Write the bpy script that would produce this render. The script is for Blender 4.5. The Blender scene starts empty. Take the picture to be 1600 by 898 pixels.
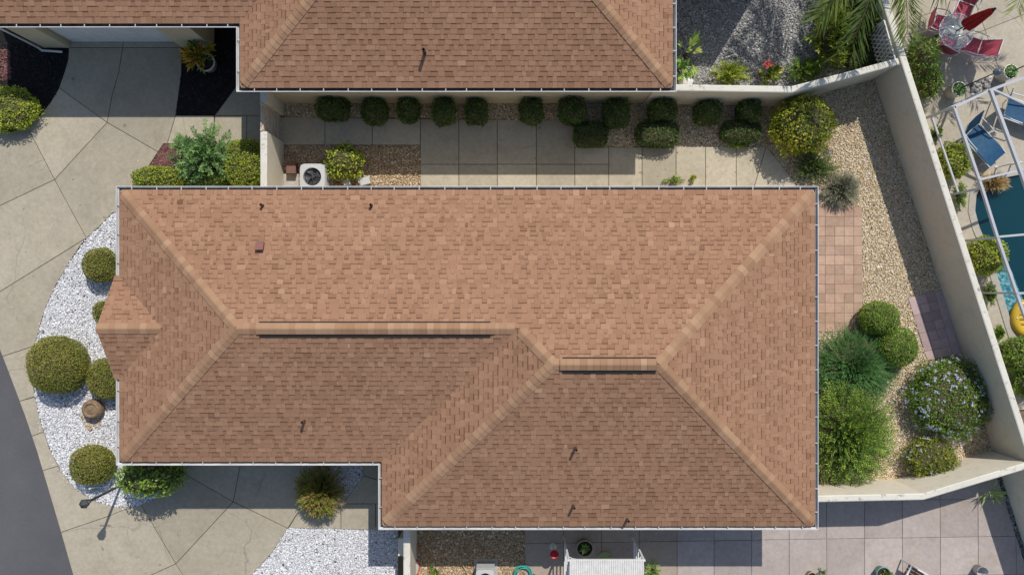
import bpy, bmesh, math, random
import numpy as np
from mathutils import Vector, Matrix, geometry

random.seed(7)
RNG = np.random.default_rng(11)
SC = bpy.context.scene
COL = SC.collection
R = math.radians

# ------------------------------------------------------------------ camera, sky, sun, exposure
H, F = 23.0, 1244.0                       # drone height in metres, focal length in photo pixels (28 mm lens)
cam_d = bpy.data.cameras.new('camera')
cam = bpy.data.objects.new('camera', cam_d)
COL.objects.link(cam)
cam.location = (0, 0, H)
cam_d.sensor_width = 36.0
cam_d.lens = 36.0 * F / 1600.0
cam_d.clip_end = 2000
SC.camera = cam

SUN = Vector((0.285, 0.735, 1.0)).normalized()
world = bpy.data.worlds.new('World')
SC.world = world
world.use_nodes = True
wn = world.node_tree.nodes
bg = wn['Background']
sky = wn.new('ShaderNodeTexSky')
sky.sky_type = 'NISHITA'
sky.sun_disc = False
sky.sun_elevation = math.asin(SUN.z)
sky.sun_rotation = math.atan2(SUN.x, SUN.y)
world.node_tree.links.new(sky.outputs[0], bg.inputs[0])
bg.inputs[1].default_value = 0.12
sun_d = bpy.data.lights.new('sun', 'SUN')
sun_d.energy = 3.7
sun_d.angle = R(0.53)
sun_d.color = (1.0, 0.955, 0.89)
sun = bpy.data.objects.new('sun', sun_d)
sun.rotation_euler = (-SUN).to_track_quat('-Z', 'Y').to_euler()
sun.location = (6, 15, 30)
COL.objects.link(sun)
SC.view_settings.view_transform = 'Standard'
SC.view_settings.look = 'None'
SC.view_settings.exposure = 0.0
SC.view_settings.gamma = 1.0
SC.render.engine = 'CYCLES'
SC.cycles.use_denoising = True
SC.cycles.max_bounces = 6
SC.cycles.diffuse_bounces = 3
SC.cycles.transparent_max_bounces = 8
SC.cycles.caustics_reflective = False
SC.cycles.caustics_refractive = False


def at(px, py, z=0.0):
    """World point at height z that the survey pixel (px, py) shows."""
    return Vector(((px - 800) * (H - z) / F, (449 - py) * (H - z) / F, z))


# ------------------------------------------------------------------ materials
MATS = {}


def _nodes(name):
    m = bpy.data.materials.new(name)
    m.use_nodes = True
    nt = m.node_tree
    b = nt.nodes['Principled BSDF']
    return m, nt, b


def _n(nt, t, **kw):
    n = nt.nodes.new(t)
    for k, v in kw.items():
        setattr(n, k, v)
    return n


def noise(nt, scale, detail=3, rough=0.55, coord=None):
    t = _n(nt, 'ShaderNodeTexNoise')
    t.inputs['Scale'].default_value = scale
    t.inputs['Detail'].default_value = detail
    t.inputs['Roughness'].default_value = rough
    if coord is None:
        g = _n(nt, 'ShaderNodeNewGeometry')
        coord = g.outputs['Position']
    nt.links.new(coord, t.inputs['Vector'])
    return t.outputs['Fac']


def ramp(nt, fac, stops):
    r = _n(nt, 'ShaderNodeValToRGB')
    e = r.color_ramp.elements
    while len(e) > 1:
        e.remove(e[-1])
    e[0].position, e[0].color = stops[0][0], (*stops[0][1], 1)
    for p, c in stops[1:]:
        k = e.new(p)
        k.color = (*c, 1)
    nt.links.new(fac, r.inputs[0])
    return r.outputs[0]


def mix(nt, fac, a, b, mode='MIX'):
    x = _n(nt, 'ShaderNodeMix', data_type='RGBA', blend_type=mode)
    for s, v in ((x.inputs[0], fac), (x.inputs[6], a), (x.inputs[7], b)):
        if isinstance(v, (int, float)):
            s.default_value = v
        elif isinstance(v, tuple):
            s.default_value = (*v, 1)
        else:
            nt.links.new(v, s)
    return x.outputs[2]


def math_n(nt, op, a, b=0.0, c=None):
    x = _n(nt, 'ShaderNodeMath', operation=op)
    for i, v in enumerate((a, b, c)):
        if v is None:
            continue
        if isinstance(v, (int, float)):
            x.inputs[i].default_value = v
        else:
            nt.links.new(v, x.inputs[i])
    return x.outputs[0]


def bump(nt, b, fac, strength, dist=0.01):
    k = _n(nt, 'ShaderNodeBump')
    k.inputs['Strength'].default_value = strength
    k.inputs['Distance'].default_value = dist
    nt.links.new(fac, k.inputs['Height'])
    nt.links.new(k.outputs[0], b.inputs['Normal'])


def attr(nt, name='tone'):
    a = _n(nt, 'ShaderNodeAttribute', attribute_name=name)
    return a.outputs['Fac']


def obj_rand(nt):
    return _n(nt, 'ShaderNodeObjectInfo').outputs['Random']


def plain(name, c, rough=0.6, metallic=0.0, var=0.12, scale=8.0, bmp=0.0, bscale=60.0, spec=0.4):
    m, nt, b = _nodes(name)
    d = tuple(x * (1 - var) for x in c)
    l = tuple(min(1, x * (1 + var)) for x in c)
    nt.links.new(ramp(nt, noise(nt, scale, 5), [(0.3, d), (0.7, l)]), b.inputs['Base Color'])
    b.inputs['Roughness'].default_value = rough
    b.inputs['Metallic'].default_value = metallic
    b.inputs['Specular IOR Level'].default_value = spec
    if bmp:
        bump(nt, b, noise(nt, bscale, 3), bmp)
    MATS[name] = m
    return m


def toned(name, stops, rough=0.85, fine=0.25, fscale=90.0, bmp=0.3, translucent=0.0, spec=0.25, rand=0.0, wide=0.0, wscale=0.6, gain=1.0):
    """Colour picked by the 'tone' value stored on the pieces, with fine grain on top."""
    m, nt, b = _nodes(name)
    stops = [(p, tuple(min(0.9, x * gain) for x in c)) for p, c in stops]
    t = attr(nt)
    if rand:
        t = math_n(nt, 'ADD', t, math_n(nt, 'MULTIPLY', math_n(nt, 'SUBTRACT', obj_rand(nt), 0.5), rand))
    if wide:
        t = math_n(nt, 'ADD', t, math_n(nt, 'MULTIPLY', math_n(nt, 'SUBTRACT', noise(nt, wscale, 3), 0.5), wide))
    c = ramp(nt, t, stops)
    g = noise(nt, fscale, 2)
    c = mix(nt, fine, c, ramp(nt, g, [(0.25, (0.25, 0.25, 0.25)), (0.75, (0.85, 0.85, 0.85))]), 'OVERLAY')
    nt.links.new(c, b.inputs['Base Color'])
    b.inputs['Roughness'].default_value = rough
    b.inputs['Specular IOR Level'].default_value = spec
    if bmp:
        bump(nt, b, g, bmp, 0.004)
    if translucent:
        out = nt.nodes['Material Output']
        tr = _n(nt, 'ShaderNodeBsdfTranslucent')
        nt.links.new(c, tr.inputs[0])
        ms = _n(nt, 'ShaderNodeMixShader')
        ms.inputs[0].default_value = translucent
        nt.links.new(b.outputs[0], ms.inputs[1])
        nt.links.new(tr.outputs[0], ms.inputs[2])
        nt.links.new(ms.outputs[0], out.inputs[0])
    MATS[name] = m
    return m


def concrete(name, c1, c2, stain, spec=0.25, bstr=0.25, rand=0.12, streak=0.5, crk=0.4):
    m, nt, b = _nodes(name)
    c = ramp(nt, noise(nt, 0.55, 5, 0.6), [(0.32, c1), (0.68, c2)])
    c = mix(nt, ramp(nt, noise(nt, 1.7, 6, 0.65), [(0.5, (0, 0, 0)), (0.72, (streak, streak, streak))]), c, stain)
    c = mix(nt, 0.3, c, ramp(nt, noise(nt, 55, 2), [(0.3, (0.32, 0.32, 0.32)), (0.7, (0.68, 0.68, 0.68))]), 'OVERLAY')
    c = mix(nt, 0.22, c, ramp(nt, noise(nt, 9, 4), [(0.3, (0.3, 0.3, 0.3)), (0.7, (0.7, 0.7, 0.7))]), 'OVERLAY')
    sp = ramp(nt, noise(nt, 3.1, 1), [(0.76, (0, 0, 0)), (0.775, (0.5, 0.5, 0.5))])
    big = ramp(nt, noise(nt, 0.28, 4, 0.6), [(0.47, (0, 0, 0)), (0.68, (0.42, 0.42, 0.42))])
    c = mix(nt, big, c, tuple(x * 0.82 for x in stain))
    vo = _n(nt, 'ShaderNodeTexVoronoi', feature='DISTANCE_TO_EDGE')
    vo.inputs['Scale'].default_value = 0.42
    gp = _n(nt, 'ShaderNodeNewGeometry')
    nz = _n(nt, 'ShaderNodeTexNoise')
    nz.inputs['Scale'].default_value = 1.3
    nz.inputs['Detail'].default_value = 4
    nt.links.new(gp.outputs['Position'], nz.inputs['Vector'])
    nt.links.new(mix(nt, 0.35, gp.outputs['Position'], nz.outputs['Color'], 'ADD'), vo.inputs['Vector'])
    crack = ramp(nt, vo.outputs['Distance'], [(0.0, (1, 1, 1)), (0.006, (0, 0, 0))])
    rare = ramp(nt, noise(nt, 0.33, 2), [(0.54, (0, 0, 0)), (0.6, (crk, crk, crk))])
    c = mix(nt, mix(nt, 1.0, crack, rare, 'MULTIPLY'), c, tuple(x * 0.35 for x in stain))
    c = mix(nt, sp, c, tuple(x * 0.45 for x in stain))
    rr = math_n(nt, 'ADD', math_n(nt, 'MULTIPLY', obj_rand(nt), rand), 0.5 - rand / 2)
    g = _n(nt, 'ShaderNodeCombineColor')
    for i in range(3):
        nt.links.new(rr, g.inputs[i])
    c = mix(nt, 0.9, c, g.outputs[0], 'OVERLAY')
    nt.links.new(c, b.inputs['Base Color'])
    b.inputs['Roughness'].default_value = 0.9
    b.inputs['Specular IOR Level'].default_value = spec
    bump(nt, b, noise(nt, 45, 4), bstr, 0.006)
    MATS[name] = m
    return m


def stucco(name, c, dirt, rough=0.92):
    m, nt, b = _nodes(name)
    base = ramp(nt, noise(nt, 1.2, 5), [(0.3, tuple(x * 0.93 for x in c)), (0.7, c)])
    base = mix(nt, ramp(nt, noise(nt, 4.5, 6, 0.7), [(0.5, (0, 0, 0)), (0.72, (0.45, 0.45, 0.45))]), base, dirt)
    nt.links.new(base, b.inputs['Base Color'])
    b.inputs['Roughness'].default_value = rough
    b.inputs['Specular IOR Level'].default_value = 0.2
    bump(nt, b, noise(nt, 38, 5), 0.45, 0.012)
    MATS[name] = m
    return m


concrete('driveway', (0.375, 0.33, 0.245), (0.435, 0.385, 0.295), (0.29, 0.255, 0.19))
concrete('patio_north', (0.42, 0.365, 0.27), (0.485, 0.43, 0.325), (0.31, 0.27, 0.2), rand=0.18)
concrete('patio_south', (0.40, 0.345, 0.315), (0.455, 0.395, 0.36), (0.33, 0.27, 0.22), rand=0.1, bstr=0.12, crk=0.0)
concrete('patio_warm', (0.37, 0.295, 0.235), (0.425, 0.345, 0.28), (0.30, 0.225, 0.16), rand=0.1, bstr=0.12, crk=0.0)
concrete('patio_pool', (0.42, 0.37, 0.29), (0.48, 0.43, 0.345), (0.33, 0.28, 0.2))
concrete('terracotta', (0.41, 0.265, 0.185), (0.49, 0.34, 0.25), (0.30, 0.24, 0.165), rand=0.16, streak=0.4, crk=0.0)
concrete('pink_paver', (0.45, 0.33, 0.315), (0.53, 0.40, 0.385), (0.36, 0.26, 0.24), rand=0.2, crk=0.0)
concrete('coping', (0.40, 0.37, 0.31), (0.48, 0.44, 0.37), (0.27, 0.24, 0.2))
plain('joint', (0.075, 0.065, 0.05), 0.95, var=0.3, scale=20)
plain('joint_pale', (0.16, 0.14, 0.12), 0.95, var=0.3, scale=20)
plain('joint_warm', (0.27, 0.19, 0.13), 0.95, var=0.3, scale=20)
stucco('stucco_white', (0.74, 0.665, 0.53), (0.50, 0.43, 0.33))
stucco('stucco_cream', (0.60, 0.52, 0.36), (0.42, 0.35, 0.23))
plain('white_metal', (0.72, 0.72, 0.71), 0.4, var=0.06, scale=3)
plain('cage_metal', (0.46, 0.47, 0.49), 0.35, var=0.06, scale=3)
plain('gutter_dirt', (0.055, 0.05, 0.045), 0.95, var=0.5, scale=7)
plain('soffit', (0.55, 0.53, 0.48), 0.8)
plain('deck_wood', (0.08, 0.055, 0.04), 0.9)
plain('vent_black', (0.018, 0.017, 0.016), 0.8)
plain('pipe_brown', (0.075, 0.04, 0.03), 0.7)
plain('gutter_white', (0.60, 0.60, 0.59), 0.45, var=0.14, scale=2.5)
plain('hanger_grey', (0.46, 0.46, 0.45), 0.5)
plain('vent_red', (0.21, 0.095, 0.07), 0.7)
plain('black_paint', (0.03, 0.03, 0.033), 0.5)
plain('lamp_grey', (0.055, 0.055, 0.058), 0.5)
plain('bark', (0.12, 0.085, 0.055), 0.95, var=0.35, scale=25, bmp=0.4)
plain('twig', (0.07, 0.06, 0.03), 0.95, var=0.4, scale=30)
plain('urn', (0.23, 0.155, 0.095), 0.75, var=0.35, scale=14, bmp=0.5, bscale=40)
plain('gate_paint', (0.56, 0.48, 0.38), 0.85, var=0.15, scale=12)
plain('pot_white', (0.68, 0.67, 0.63), 0.6, var=0.1)
plain('pot_tan', (0.40, 0.33, 0.23), 0.7, var=0.15)
plain('soil', (0.03, 0.024, 0.018), 0.98, var=0.5, scale=40, bmp=0.6)
plain('red_plastic', (0.42, 0.012, 0.02), 0.4)
plain('red_sling', (0.47, 0.075, 0.11), 0.75, var=0.15, scale=9)
plain('red_canvas', (0.34, 0.012, 0.014), 0.85, var=0.25, scale=12)
plain('blue_sling', (0.01, 0.07, 0.15), 0.7, var=0.2, scale=9)
plain('yellow_vinyl', (0.52, 0.34, 0.03), 0.35, var=0.08)
plain('teal_hose', (0.05, 0.36, 0.29), 0.45, var=0.1)
plain('teal_glaze', (0.14, 0.29, 0.26), 0.3, var=0.2)
plain('orange_glaze', (0.55, 0.10, 0.03), 0.5)
plain('clay', (0.42, 0.19, 0.08), 0.85, var=0.2)
plain('wood_warm', (0.36, 0.17, 0.07), 0.6, var=0.2, scale=18)
plain('bamboo', (0.50, 0.40, 0.27), 0.6, var=0.15)
plain('ac_grey', (0.42, 0.42, 0.42), 0.5, var=0.06)
plain('ac_pale', (0.50, 0.50, 0.48), 0.5, var=0.05)
plain('ac_dark', (0.03, 0.032, 0.035), 0.55)
plain('fan_grey', (0.07, 0.072, 0.076), 0.4)
plain('brown_box', (0.17, 0.085, 0.065), 0.7)
plain('steel_blue', (0.14, 0.19, 0.23), 0.35, metallic=0.5)
plain('kerb_tan', (0.42, 0.39, 0.34), 0.9)
plain('lime_glaze', (0.36, 0.46, 0.2), 0.45)
plain('earth', (0.17, 0.125, 0.085), 0.97, var=0.35, scale=3, bmp=0.4)
plain('white_bed', (0.42, 0.41, 0.40), 0.95, var=0.4, scale=45, bmp=0.5)
plain('tan_bed', (0.30, 0.225, 0.135), 0.95, var=0.5, scale=45, bmp=0.5)
plain('grey_bed', (0.24, 0.235, 0.23), 0.95, var=0.5, scale=45, bmp=0.5)
plain('black_bed', (0.012, 0.011, 0.011), 0.97, var=0.5, scale=45, bmp=0.5)
plain('red_bed', (0.13, 0.055, 0.05), 0.97, var=0.5, scale=45, bmp=0.5)

# asphalt
m, nt, b = _nodes('asphalt')
c = ramp(nt, noise(nt, 0.5, 4), [(0.3, (0.098, 0.097, 0.102)), (0.7, (0.125, 0.123, 0.128))])
c = mix(nt, 0.6, c, ramp(nt, noise(nt, 130, 2), [(0.3, (0.25, 0.25, 0.25)), (0.75, (0.75, 0.75, 0.75))]), 'OVERLAY')
nt.links.new(c, b.inputs['Base Color'])
b.inputs['Roughness'].default_value = 0.93
b.inputs['Specular IOR Level'].default_value = 0.2
bump(nt, b, noise(nt, 110, 2), 0.6, 0.006)
MATS['asphalt'] = m

# mildewed wall coping
m, nt, b = _nodes('wall_cap')
c = ramp(nt, noise(nt, 1.5, 4), [(0.3, (0.62, 0.585, 0.49)), (0.7, (0.70, 0.665, 0.57))])
st = ramp(nt, noise(nt, 7.5, 6, 0.75), [(0.56, (0, 0, 0)), (0.66, (0.75, 0.75, 0.75))])
c = mix(nt, st, c, (0.20, 0.185, 0.155))
nt.links.new(c, b.inputs['Base Color'])
b.inputs['Roughness'].default_value = 0.92
bump(nt, b, noise(nt, 30, 4), 0.4, 0.01)
MATS['wall_cap'] = m

# table glass
m, nt, b = _nodes('table_glass')
b.inputs['Base Color'].default_value = (0.80, 0.88, 0.88, 1)
b.inputs['Roughness'].default_value = 0.05
b.inputs['Alpha'].default_value = 0.22
MATS['table_glass'] = m

# pool water
m, nt, b = _nodes('water')
c = ramp(nt, noise(nt, 0.35, 3), [(0.3, (0.003, 0.032, 0.046)), (0.7, (0.005, 0.045, 0.06))])
nt.links.new(c, b.inputs['Base Color'])
b.inputs['Roughness'].default_value = 0.06
bump(nt, b, noise(nt, 3.0, 3), 0.12, 0.03)
MATS['water'] = m
m, nt, b = _nodes('ledge_water')
c = ramp(nt, noise(nt, 14, 3, 0.7), [(0.35, (0.02, 0.11, 0.14)), (0.5, (0.05, 0.22, 0.26)), (0.7, (0.34, 0.52, 0.52))])
nt.links.new(c, b.inputs['Base Color'])
b.inputs['Roughness'].default_value = 0.15
bump(nt, b, noise(nt, 9.0, 3), 0.3, 0.03)
MATS['ledge_water'] = m

toned('shingle', [(0.0, (0.122, 0.061, 0.036)), (0.3, (0.256, 0.138, 0.081)), (0.5, (0.308, 0.171, 0.103)), (0.75, (0.36, 0.210, 0.129)), (1.0, (0.44, 0.28, 0.18))],
      rough=0.92, fine=0.3, fscale=160, bmp=0.35, spec=0.15, wide=0.26, wscale=0.5)
toned('cap_shingle', [(0.0, (0.265, 0.148, 0.088)), (0.45, (0.325, 0.192, 0.114)), (0.75, (0.375, 0.232, 0.14)), (1.0, (0.46, 0.31, 0.195))],
      rough=0.92, fine=0.3, fscale=160, bmp=0.35, spec=0.15, rand=0.6)
toned('white_stone', [(0.0, (0.10, 0.10, 0.10)), (0.12, (0.34, 0.335, 0.33)), (0.3, (0.56, 0.56, 0.565)), (0.6, (0.70, 0.70, 0.715)), (1.0, (0.84, 0.84, 0.86))], fine=0.15, spec=0.3)
toned('tan_stone', [(0.0, (0.22, 0.15, 0.085)), (0.3, (0.54, 0.40, 0.23)), (0.55, (0.66, 0.53, 0.345)), (0.8, (0.68, 0.60, 0.46)), (1.0, (0.82, 0.79, 0.70))], fine=0.2, spec=0.3)
toned('brown_stone', [(0.0, (0.17, 0.11, 0.06)), (0.4, (0.44, 0.30, 0.17)), (0.75, (0.56, 0.43, 0.27)), (1.0, (0.74, 0.66, 0.52))], fine=0.2, spec=0.3)
toned('grey_stone', [(0.0, (0.1, 0.1, 0.1)), (0.4, (0.30, 0.29, 0.28)), (0.75, (0.44, 0.43, 0.41)), (1.0, (0.62, 0.61, 0.58))], fine=0.2, spec=0.3)
toned('black_chip', [(0.0, (0.006, 0.006, 0.006)), (0.8, (0.022, 0.02, 0.02)), (1.0, (0.055, 0.045, 0.045))], fine=0.2)
toned('red_chip', [(0.0, (0.06, 0.025, 0.025)), (0.5, (0.19, 0.08, 0.075)), (1.0, (0.34, 0.2, 0.17))], fine=0.2)

LEAF = dict(gain=2.25, translucent=0.38, fine=0.12, fscale=30, bmp=0, rough=0.55, spec=0.3)
toned('leaf_olive', [(0.0, (0.035, 0.045, 0.010)), (0.5, (0.115, 0.125, 0.022)), (0.85, (0.19, 0.19, 0.04)), (1.0, (0.26, 0.17, 0.06))], **LEAF)
toned('leaf_green', [(0.0, (0.018, 0.04, 0.008)), (0.5, (0.085, 0.14, 0.020)), (1.0, (0.19, 0.26, 0.04))], **LEAF)
toned('leaf_lime', [(0.0, (0.04, 0.065, 0.008)), (0.5, (0.15, 0.19, 0.02)), (1.0, (0.31, 0.33, 0.045))], **LEAF)
toned('leaf_dark', [(0.0, (0.014, 0.026, 0.008)), (0.5, (0.045, 0.075, 0.02)), (1.0, (0.11, 0.15, 0.035))], **LEAF)
toned('leaf_hedge', [(0.0, (0.016, 0.032, 0.008)), (0.5, (0.055, 0.095, 0.02)), (0.95, (0.11, 0.165, 0.032)), (1.0, (0.24, 0.28, 0.06))], **LEAF)
toned('leaf_yellow', [(0.0, (0.05, 0.075, 0.008)), (0.45, (0.125, 0.155, 0.014)), (1.0, (0.34, 0.31, 0.028))], **LEAF)
toned('leaf_juniper', [(0.0, (0.015, 0.045, 0.012)), (0.5, (0.042, 0.108, 0.028)), (1.0, (0.09, 0.19, 0.055))], **LEAF)
toned('leaf_fern', [(0.0, (0.03, 0.07, 0.02)), (0.5, (0.10, 0.175, 0.055)), (1.0, (0.22, 0.29, 0.12))], **LEAF)
toned('leaf_grey', [(0.0, (0.05, 0.055, 0.035)), (0.5, (0.15, 0.155, 0.105)), (1.0, (0.28, 0.28, 0.2))], **LEAF)
toned('leaf_bronze', [(0.0, (0.06, 0.05, 0.015)), (0.45, (0.12, 0.14, 0.022)), (0.85, (0.18, 0.19, 0.04)), (1.0, (0.26, 0.13, 0.07))], **LEAF)
toned('leaf_croton', [(0.0, (0.04, 0.07, 0.015)), (0.4, (0.2, 0.19, 0.02)), (0.75, (0.42, 0.22, 0.03)), (1.0, (0.38, 0.07, 0.03))], **LEAF)
toned('leaf_palm', [(0.0, (0.03, 0.05, 0.01)), (0.5, (0.09, 0.12, 0.025)), (1.0, (0.2, 0.21, 0.06))], **LEAF)
toned('leaf_broad', [(0.0, (0.05, 0.10, 0.02)), (0.5, (0.14, 0.24, 0.05)), (1.0, (0.34, 0.38, 0.12))], **LEAF)
toned('leaf_dry', [(0.0, (0.12, 0.075, 0.03)), (0.5, (0.27, 0.18, 0.07)), (1.0, (0.42, 0.32, 0.16))], **LEAF)
toned('flower_blue', [(0.0, (0.50, 0.54, 0.76)), (1.0, (0.76, 0.79, 0.92))], **{**LEAF, 'gain': 1.0})
toned('flower_red', [(0.0, (0.55, 0.06, 0.05)), (1.0, (0.72, 0.20, 0.18))], **{**LEAF, 'gain': 1.0})


# ------------------------------------------------------------------ mesh and object helpers
def world_loc(o):
    v = Vector((0, 0, 0))
    while o is not None:
        v += o.location
        o = o.parent
    return v


def link(name, me, parent=None, loc=None):
    o = bpy.data.objects.new(name, me)
    COL.objects.link(o)
    if parent is not None:
        o.parent = parent
    if loc is not None:
        o.location = loc
    return o


def tag(o, label=None, cat=None, group=None, kind=None):
    if label:
        o['label'] = label
    if cat:
        o['category'] = cat
    if group:
        o['group'] = group
    if kind:
        o['kind'] = kind
    return o


def thing(name, label, cat, loc, group=None, rz=0.0):
    o = link(name, None, None, Vector(loc))
    o.empty_display_size = 0.2
    o.rotation_euler = (0, 0, rz)
    return tag(o, label, cat, group)


class MB:
    """Collects shapes; build() links them as one mesh object."""

    def __init__(s):
        s.v, s.f, s.m, s.t, s.sm = [], [], [], [], []

    def add(s, verts, faces, mi=0, tone=0.5, smooth=False):
        k = len(s.v)
        s.v += [tuple(p) for p in verts]
        for f in faces:
            s.f.append([i + k for i in f])
            s.m.append(mi)
            s.t.append(tone)
            s.sm.append(smooth)
        return s

    def box(s, c, d, rz=0.0, mi=0, M=None):
        x, y, z = d[0] / 2, d[1] / 2, d[2] / 2
        pts = [Vector((a, b_, c_)) for a in (-x, x) for b_ in (-y, y) for c_ in (-z, z)]
        rot = Matrix.Rotation(rz, 3, 'Z') if M is None else M
        return s.add([rot @ p + Vector(c) for p in pts],
                     [(0, 1, 3, 2), (4, 6, 7, 5), (0, 4, 5, 1), (2, 3, 7, 6), (0, 2, 6, 4), (1, 5, 7, 3)], mi)

    def bar(s, a, b_, w, h, mi=0):
        """Rectangular bar from a to b."""
        a, b_ = Vector(a), Vector(b_)
        d = b_ - a
        q = d.to_track_quat('X', 'Z').to_matrix()
        return s.box((a + b_) / 2, (d.length, w, h), 0, mi, q)

    def tube(s, pts, r, n=8, mi=0, closed=False, smooth=True):
        pts = [Vector(p) for p in pts]
        rs = r if isinstance(r, (list, tuple)) else [r] * len(pts)
        V, Fc = [], []
        N = len(pts)
        for i, p in enumerate(pts):
            if closed:
                d = pts[(i + 1) % N] - pts[i - 1]
            else:
                d = pts[min(i + 1, N - 1)] - pts[max(i - 1, 0)]
            q = d.to_track_quat('Z', 'Y')
            for j in range(n):
                a = 2 * math.pi * j / n
                V.append(p + q @ Vector((math.cos(a) * rs[i], math.sin(a) * rs[i], 0)))
        for i in range(N if closed else N - 1):
            k2 = (i + 1) % N
            for j in range(n):
                j2 = (j + 1) % n
                Fc.append((i * n + j, i * n + j2, k2 * n + j2, k2 * n + j))
        s.add(V, Fc, mi, 0.5, smooth)
        if not closed:
            s.add(V[:n], [tuple(range(n))[::-1]], mi)
            s.add(V[-n:], [tuple(range(n))], mi)
        return s

    def lathe(s, prof, n=24, c=(0, 0, 0), mi=0, smooth=True, sx=1.0, sy=1.0):
        V, Fc = [], []
        for (r, z) in prof:
            for j in range(n):
                a = 2 * math.pi * j / n
                V.append((c[0] + r * sx * math.cos(a), c[1] + r * sy * math.sin(a), c[2] + z))
        for i in range(len(prof) - 1):
            for j in range(n):
                j2 = (j + 1) % n
                Fc.append((i * n + j, i * n + j2, (i + 1) * n + j2, (i + 1) * n + j))
        return s.add(V, Fc, mi, 0.5, smooth)

    def disc(s, r, z, n=24, c=(0, 0), mi=0):
        return s.add([(c[0] + r * math.cos(2 * math.pi * j / n), c[1] + r * math.sin(2 * math.pi * j / n), z) for j in range(n)], [tuple(range(n))], mi)

    def prism(s, poly, z0, z1, mi=0, mi_side=None):
        n = len(poly)
        ar = sum(poly[i][0] * poly[(i + 1) % n][1] - poly[(i + 1) % n][0] * poly[i][1] for i in range(n))
        if ar < 0:
            poly = poly[::-1]
        V = [(p[0], p[1], z0) for p in poly] + [(p[0], p[1], z1) for p in poly]
        s.add(V, [tuple(range(n, 2 * n)), tuple(range(n))[::-1]], mi)
        return s.add(V, [(i, (i + 1) % n, n + (i + 1) % n, n + i) for i in range(n)], mi if mi_side is None else mi_side)

    def build(s, name, mats, parent=None, origin=None, loc=None, tones=False):
        me = bpy.data.meshes.new(name)
        o_ = Vector(origin) if origin is not None else Vector((0, 0, 0))
        me.from_pydata([(p[0] - o_[0], p[1] - o_[1], p[2] - o_[2]) for p in s.v], [], s.f)
        for mm in (mats if isinstance(mats, (list, tuple)) else [mats]):
            me.materials.append(MATS[mm])
        me.polygons.foreach_set('material_index', s.m)
        me.polygons.foreach_set('use_smooth', s.sm)
        if tones:
            a = me.attributes.new('tone', 'FLOAT', 'FACE')
            a.data.foreach_set('value', s.t)
        me.update()
        return link(name, me, parent, loc)


def np_mesh(name, V, T, mat, tone=None, parent=None, loc=None, smooth=False):
    me = bpy.data.meshes.new(name)
    V = np.asarray(V, np.float32).reshape(-1, 3)
    T = np.asarray(T, np.int32)
    nf, k = T.shape
    me.vertices.add(len(V))
    me.vertices.foreach_set('co', V.ravel())
    me.loops.add(nf * k)
    me.loops.foreach_set('vertex_index', T.ravel())
    me.polygons.add(nf)
    me.polygons.foreach_set('loop_start', np.arange(nf, dtype=np.int32) * k)
    me.polygons.foreach_set('use_smooth', np.full(nf, smooth))
    me.materials.append(MATS[mat])
    if tone is not None:
        a = me.attributes.new('tone', 'FLOAT', 'FACE')
        a.data.foreach_set('value', np.asarray(tone, np.float32))
    me.update(calc_edges=True)
    me.validate()
    return link(name, me, parent, loc)


def in_poly(P, poly):
    x, y = P[:, 0], P[:, 1]
    r = np.zeros(len(P), bool)
    n = len(poly)
    for i in range(n):
        x1, y1 = poly[i][0], poly[i][1]
        x2, y2 = poly[(i + 1) % n][0], poly[(i + 1) % n][1]
        if y1 == y2:
            continue
        c = ((y1 > y) != (y2 > y)) & (x < (x2 - x1) * (y - y1) / (y2 - y1) + x1)
        r ^= c
    return r


def W2(poly, z=0.0):
    return [tuple(at(p[0], p[1], z).xy) for p in poly]


def sheet(name, poly_px, z, mat, kind='structure', thick=0.02):
    mb = MB()
    mb.prism(W2(poly_px), z - thick, z)
    return tag(mb.build(name, mat), kind=kind)


def offset_loop(loop, d):
    n = len(loop)
    ar = sum(loop[i][0] * loop[(i + 1) % n][1] - loop[(i + 1) % n][0] * loop[i][1] for i in range(n))
    if ar < 0:
        loop = loop[::-1]
    out = []
    for i in range(n):
        p0, p1, p2 = Vector(loop[i - 1]), Vector(loop[i]), Vector(loop[(i + 1) % n])
        a, b_ = (p1 - p0).normalized(), (p2 - p1).normalized()
        n1, n2 = Vector((-a.y, a.x)), Vector((-b_.y, b_.x))
        k = n1 + n2
        q = max(0.35, 1 + n1.dot(n2))
        out.append(tuple(p1 + k * (d / q)))
    return out


def clean_loop(L):
    """Drop doubled corners and needle spikes from an outline."""
    L = [Vector(p) for p in L]
    k = True
    while k and len(L) > 3:
        k = False
        for i in range(len(L)):
            a, b_, c = L[i - 1], L[i], L[(i + 1) % len(L)]
            if (b_ - a).length < 0.03 or ((b_ - a).normalized().dot((c - b_).normalized()) < -0.985):
                del L[i]
                k = True
                break
    return [tuple(p) for p in L]


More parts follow.
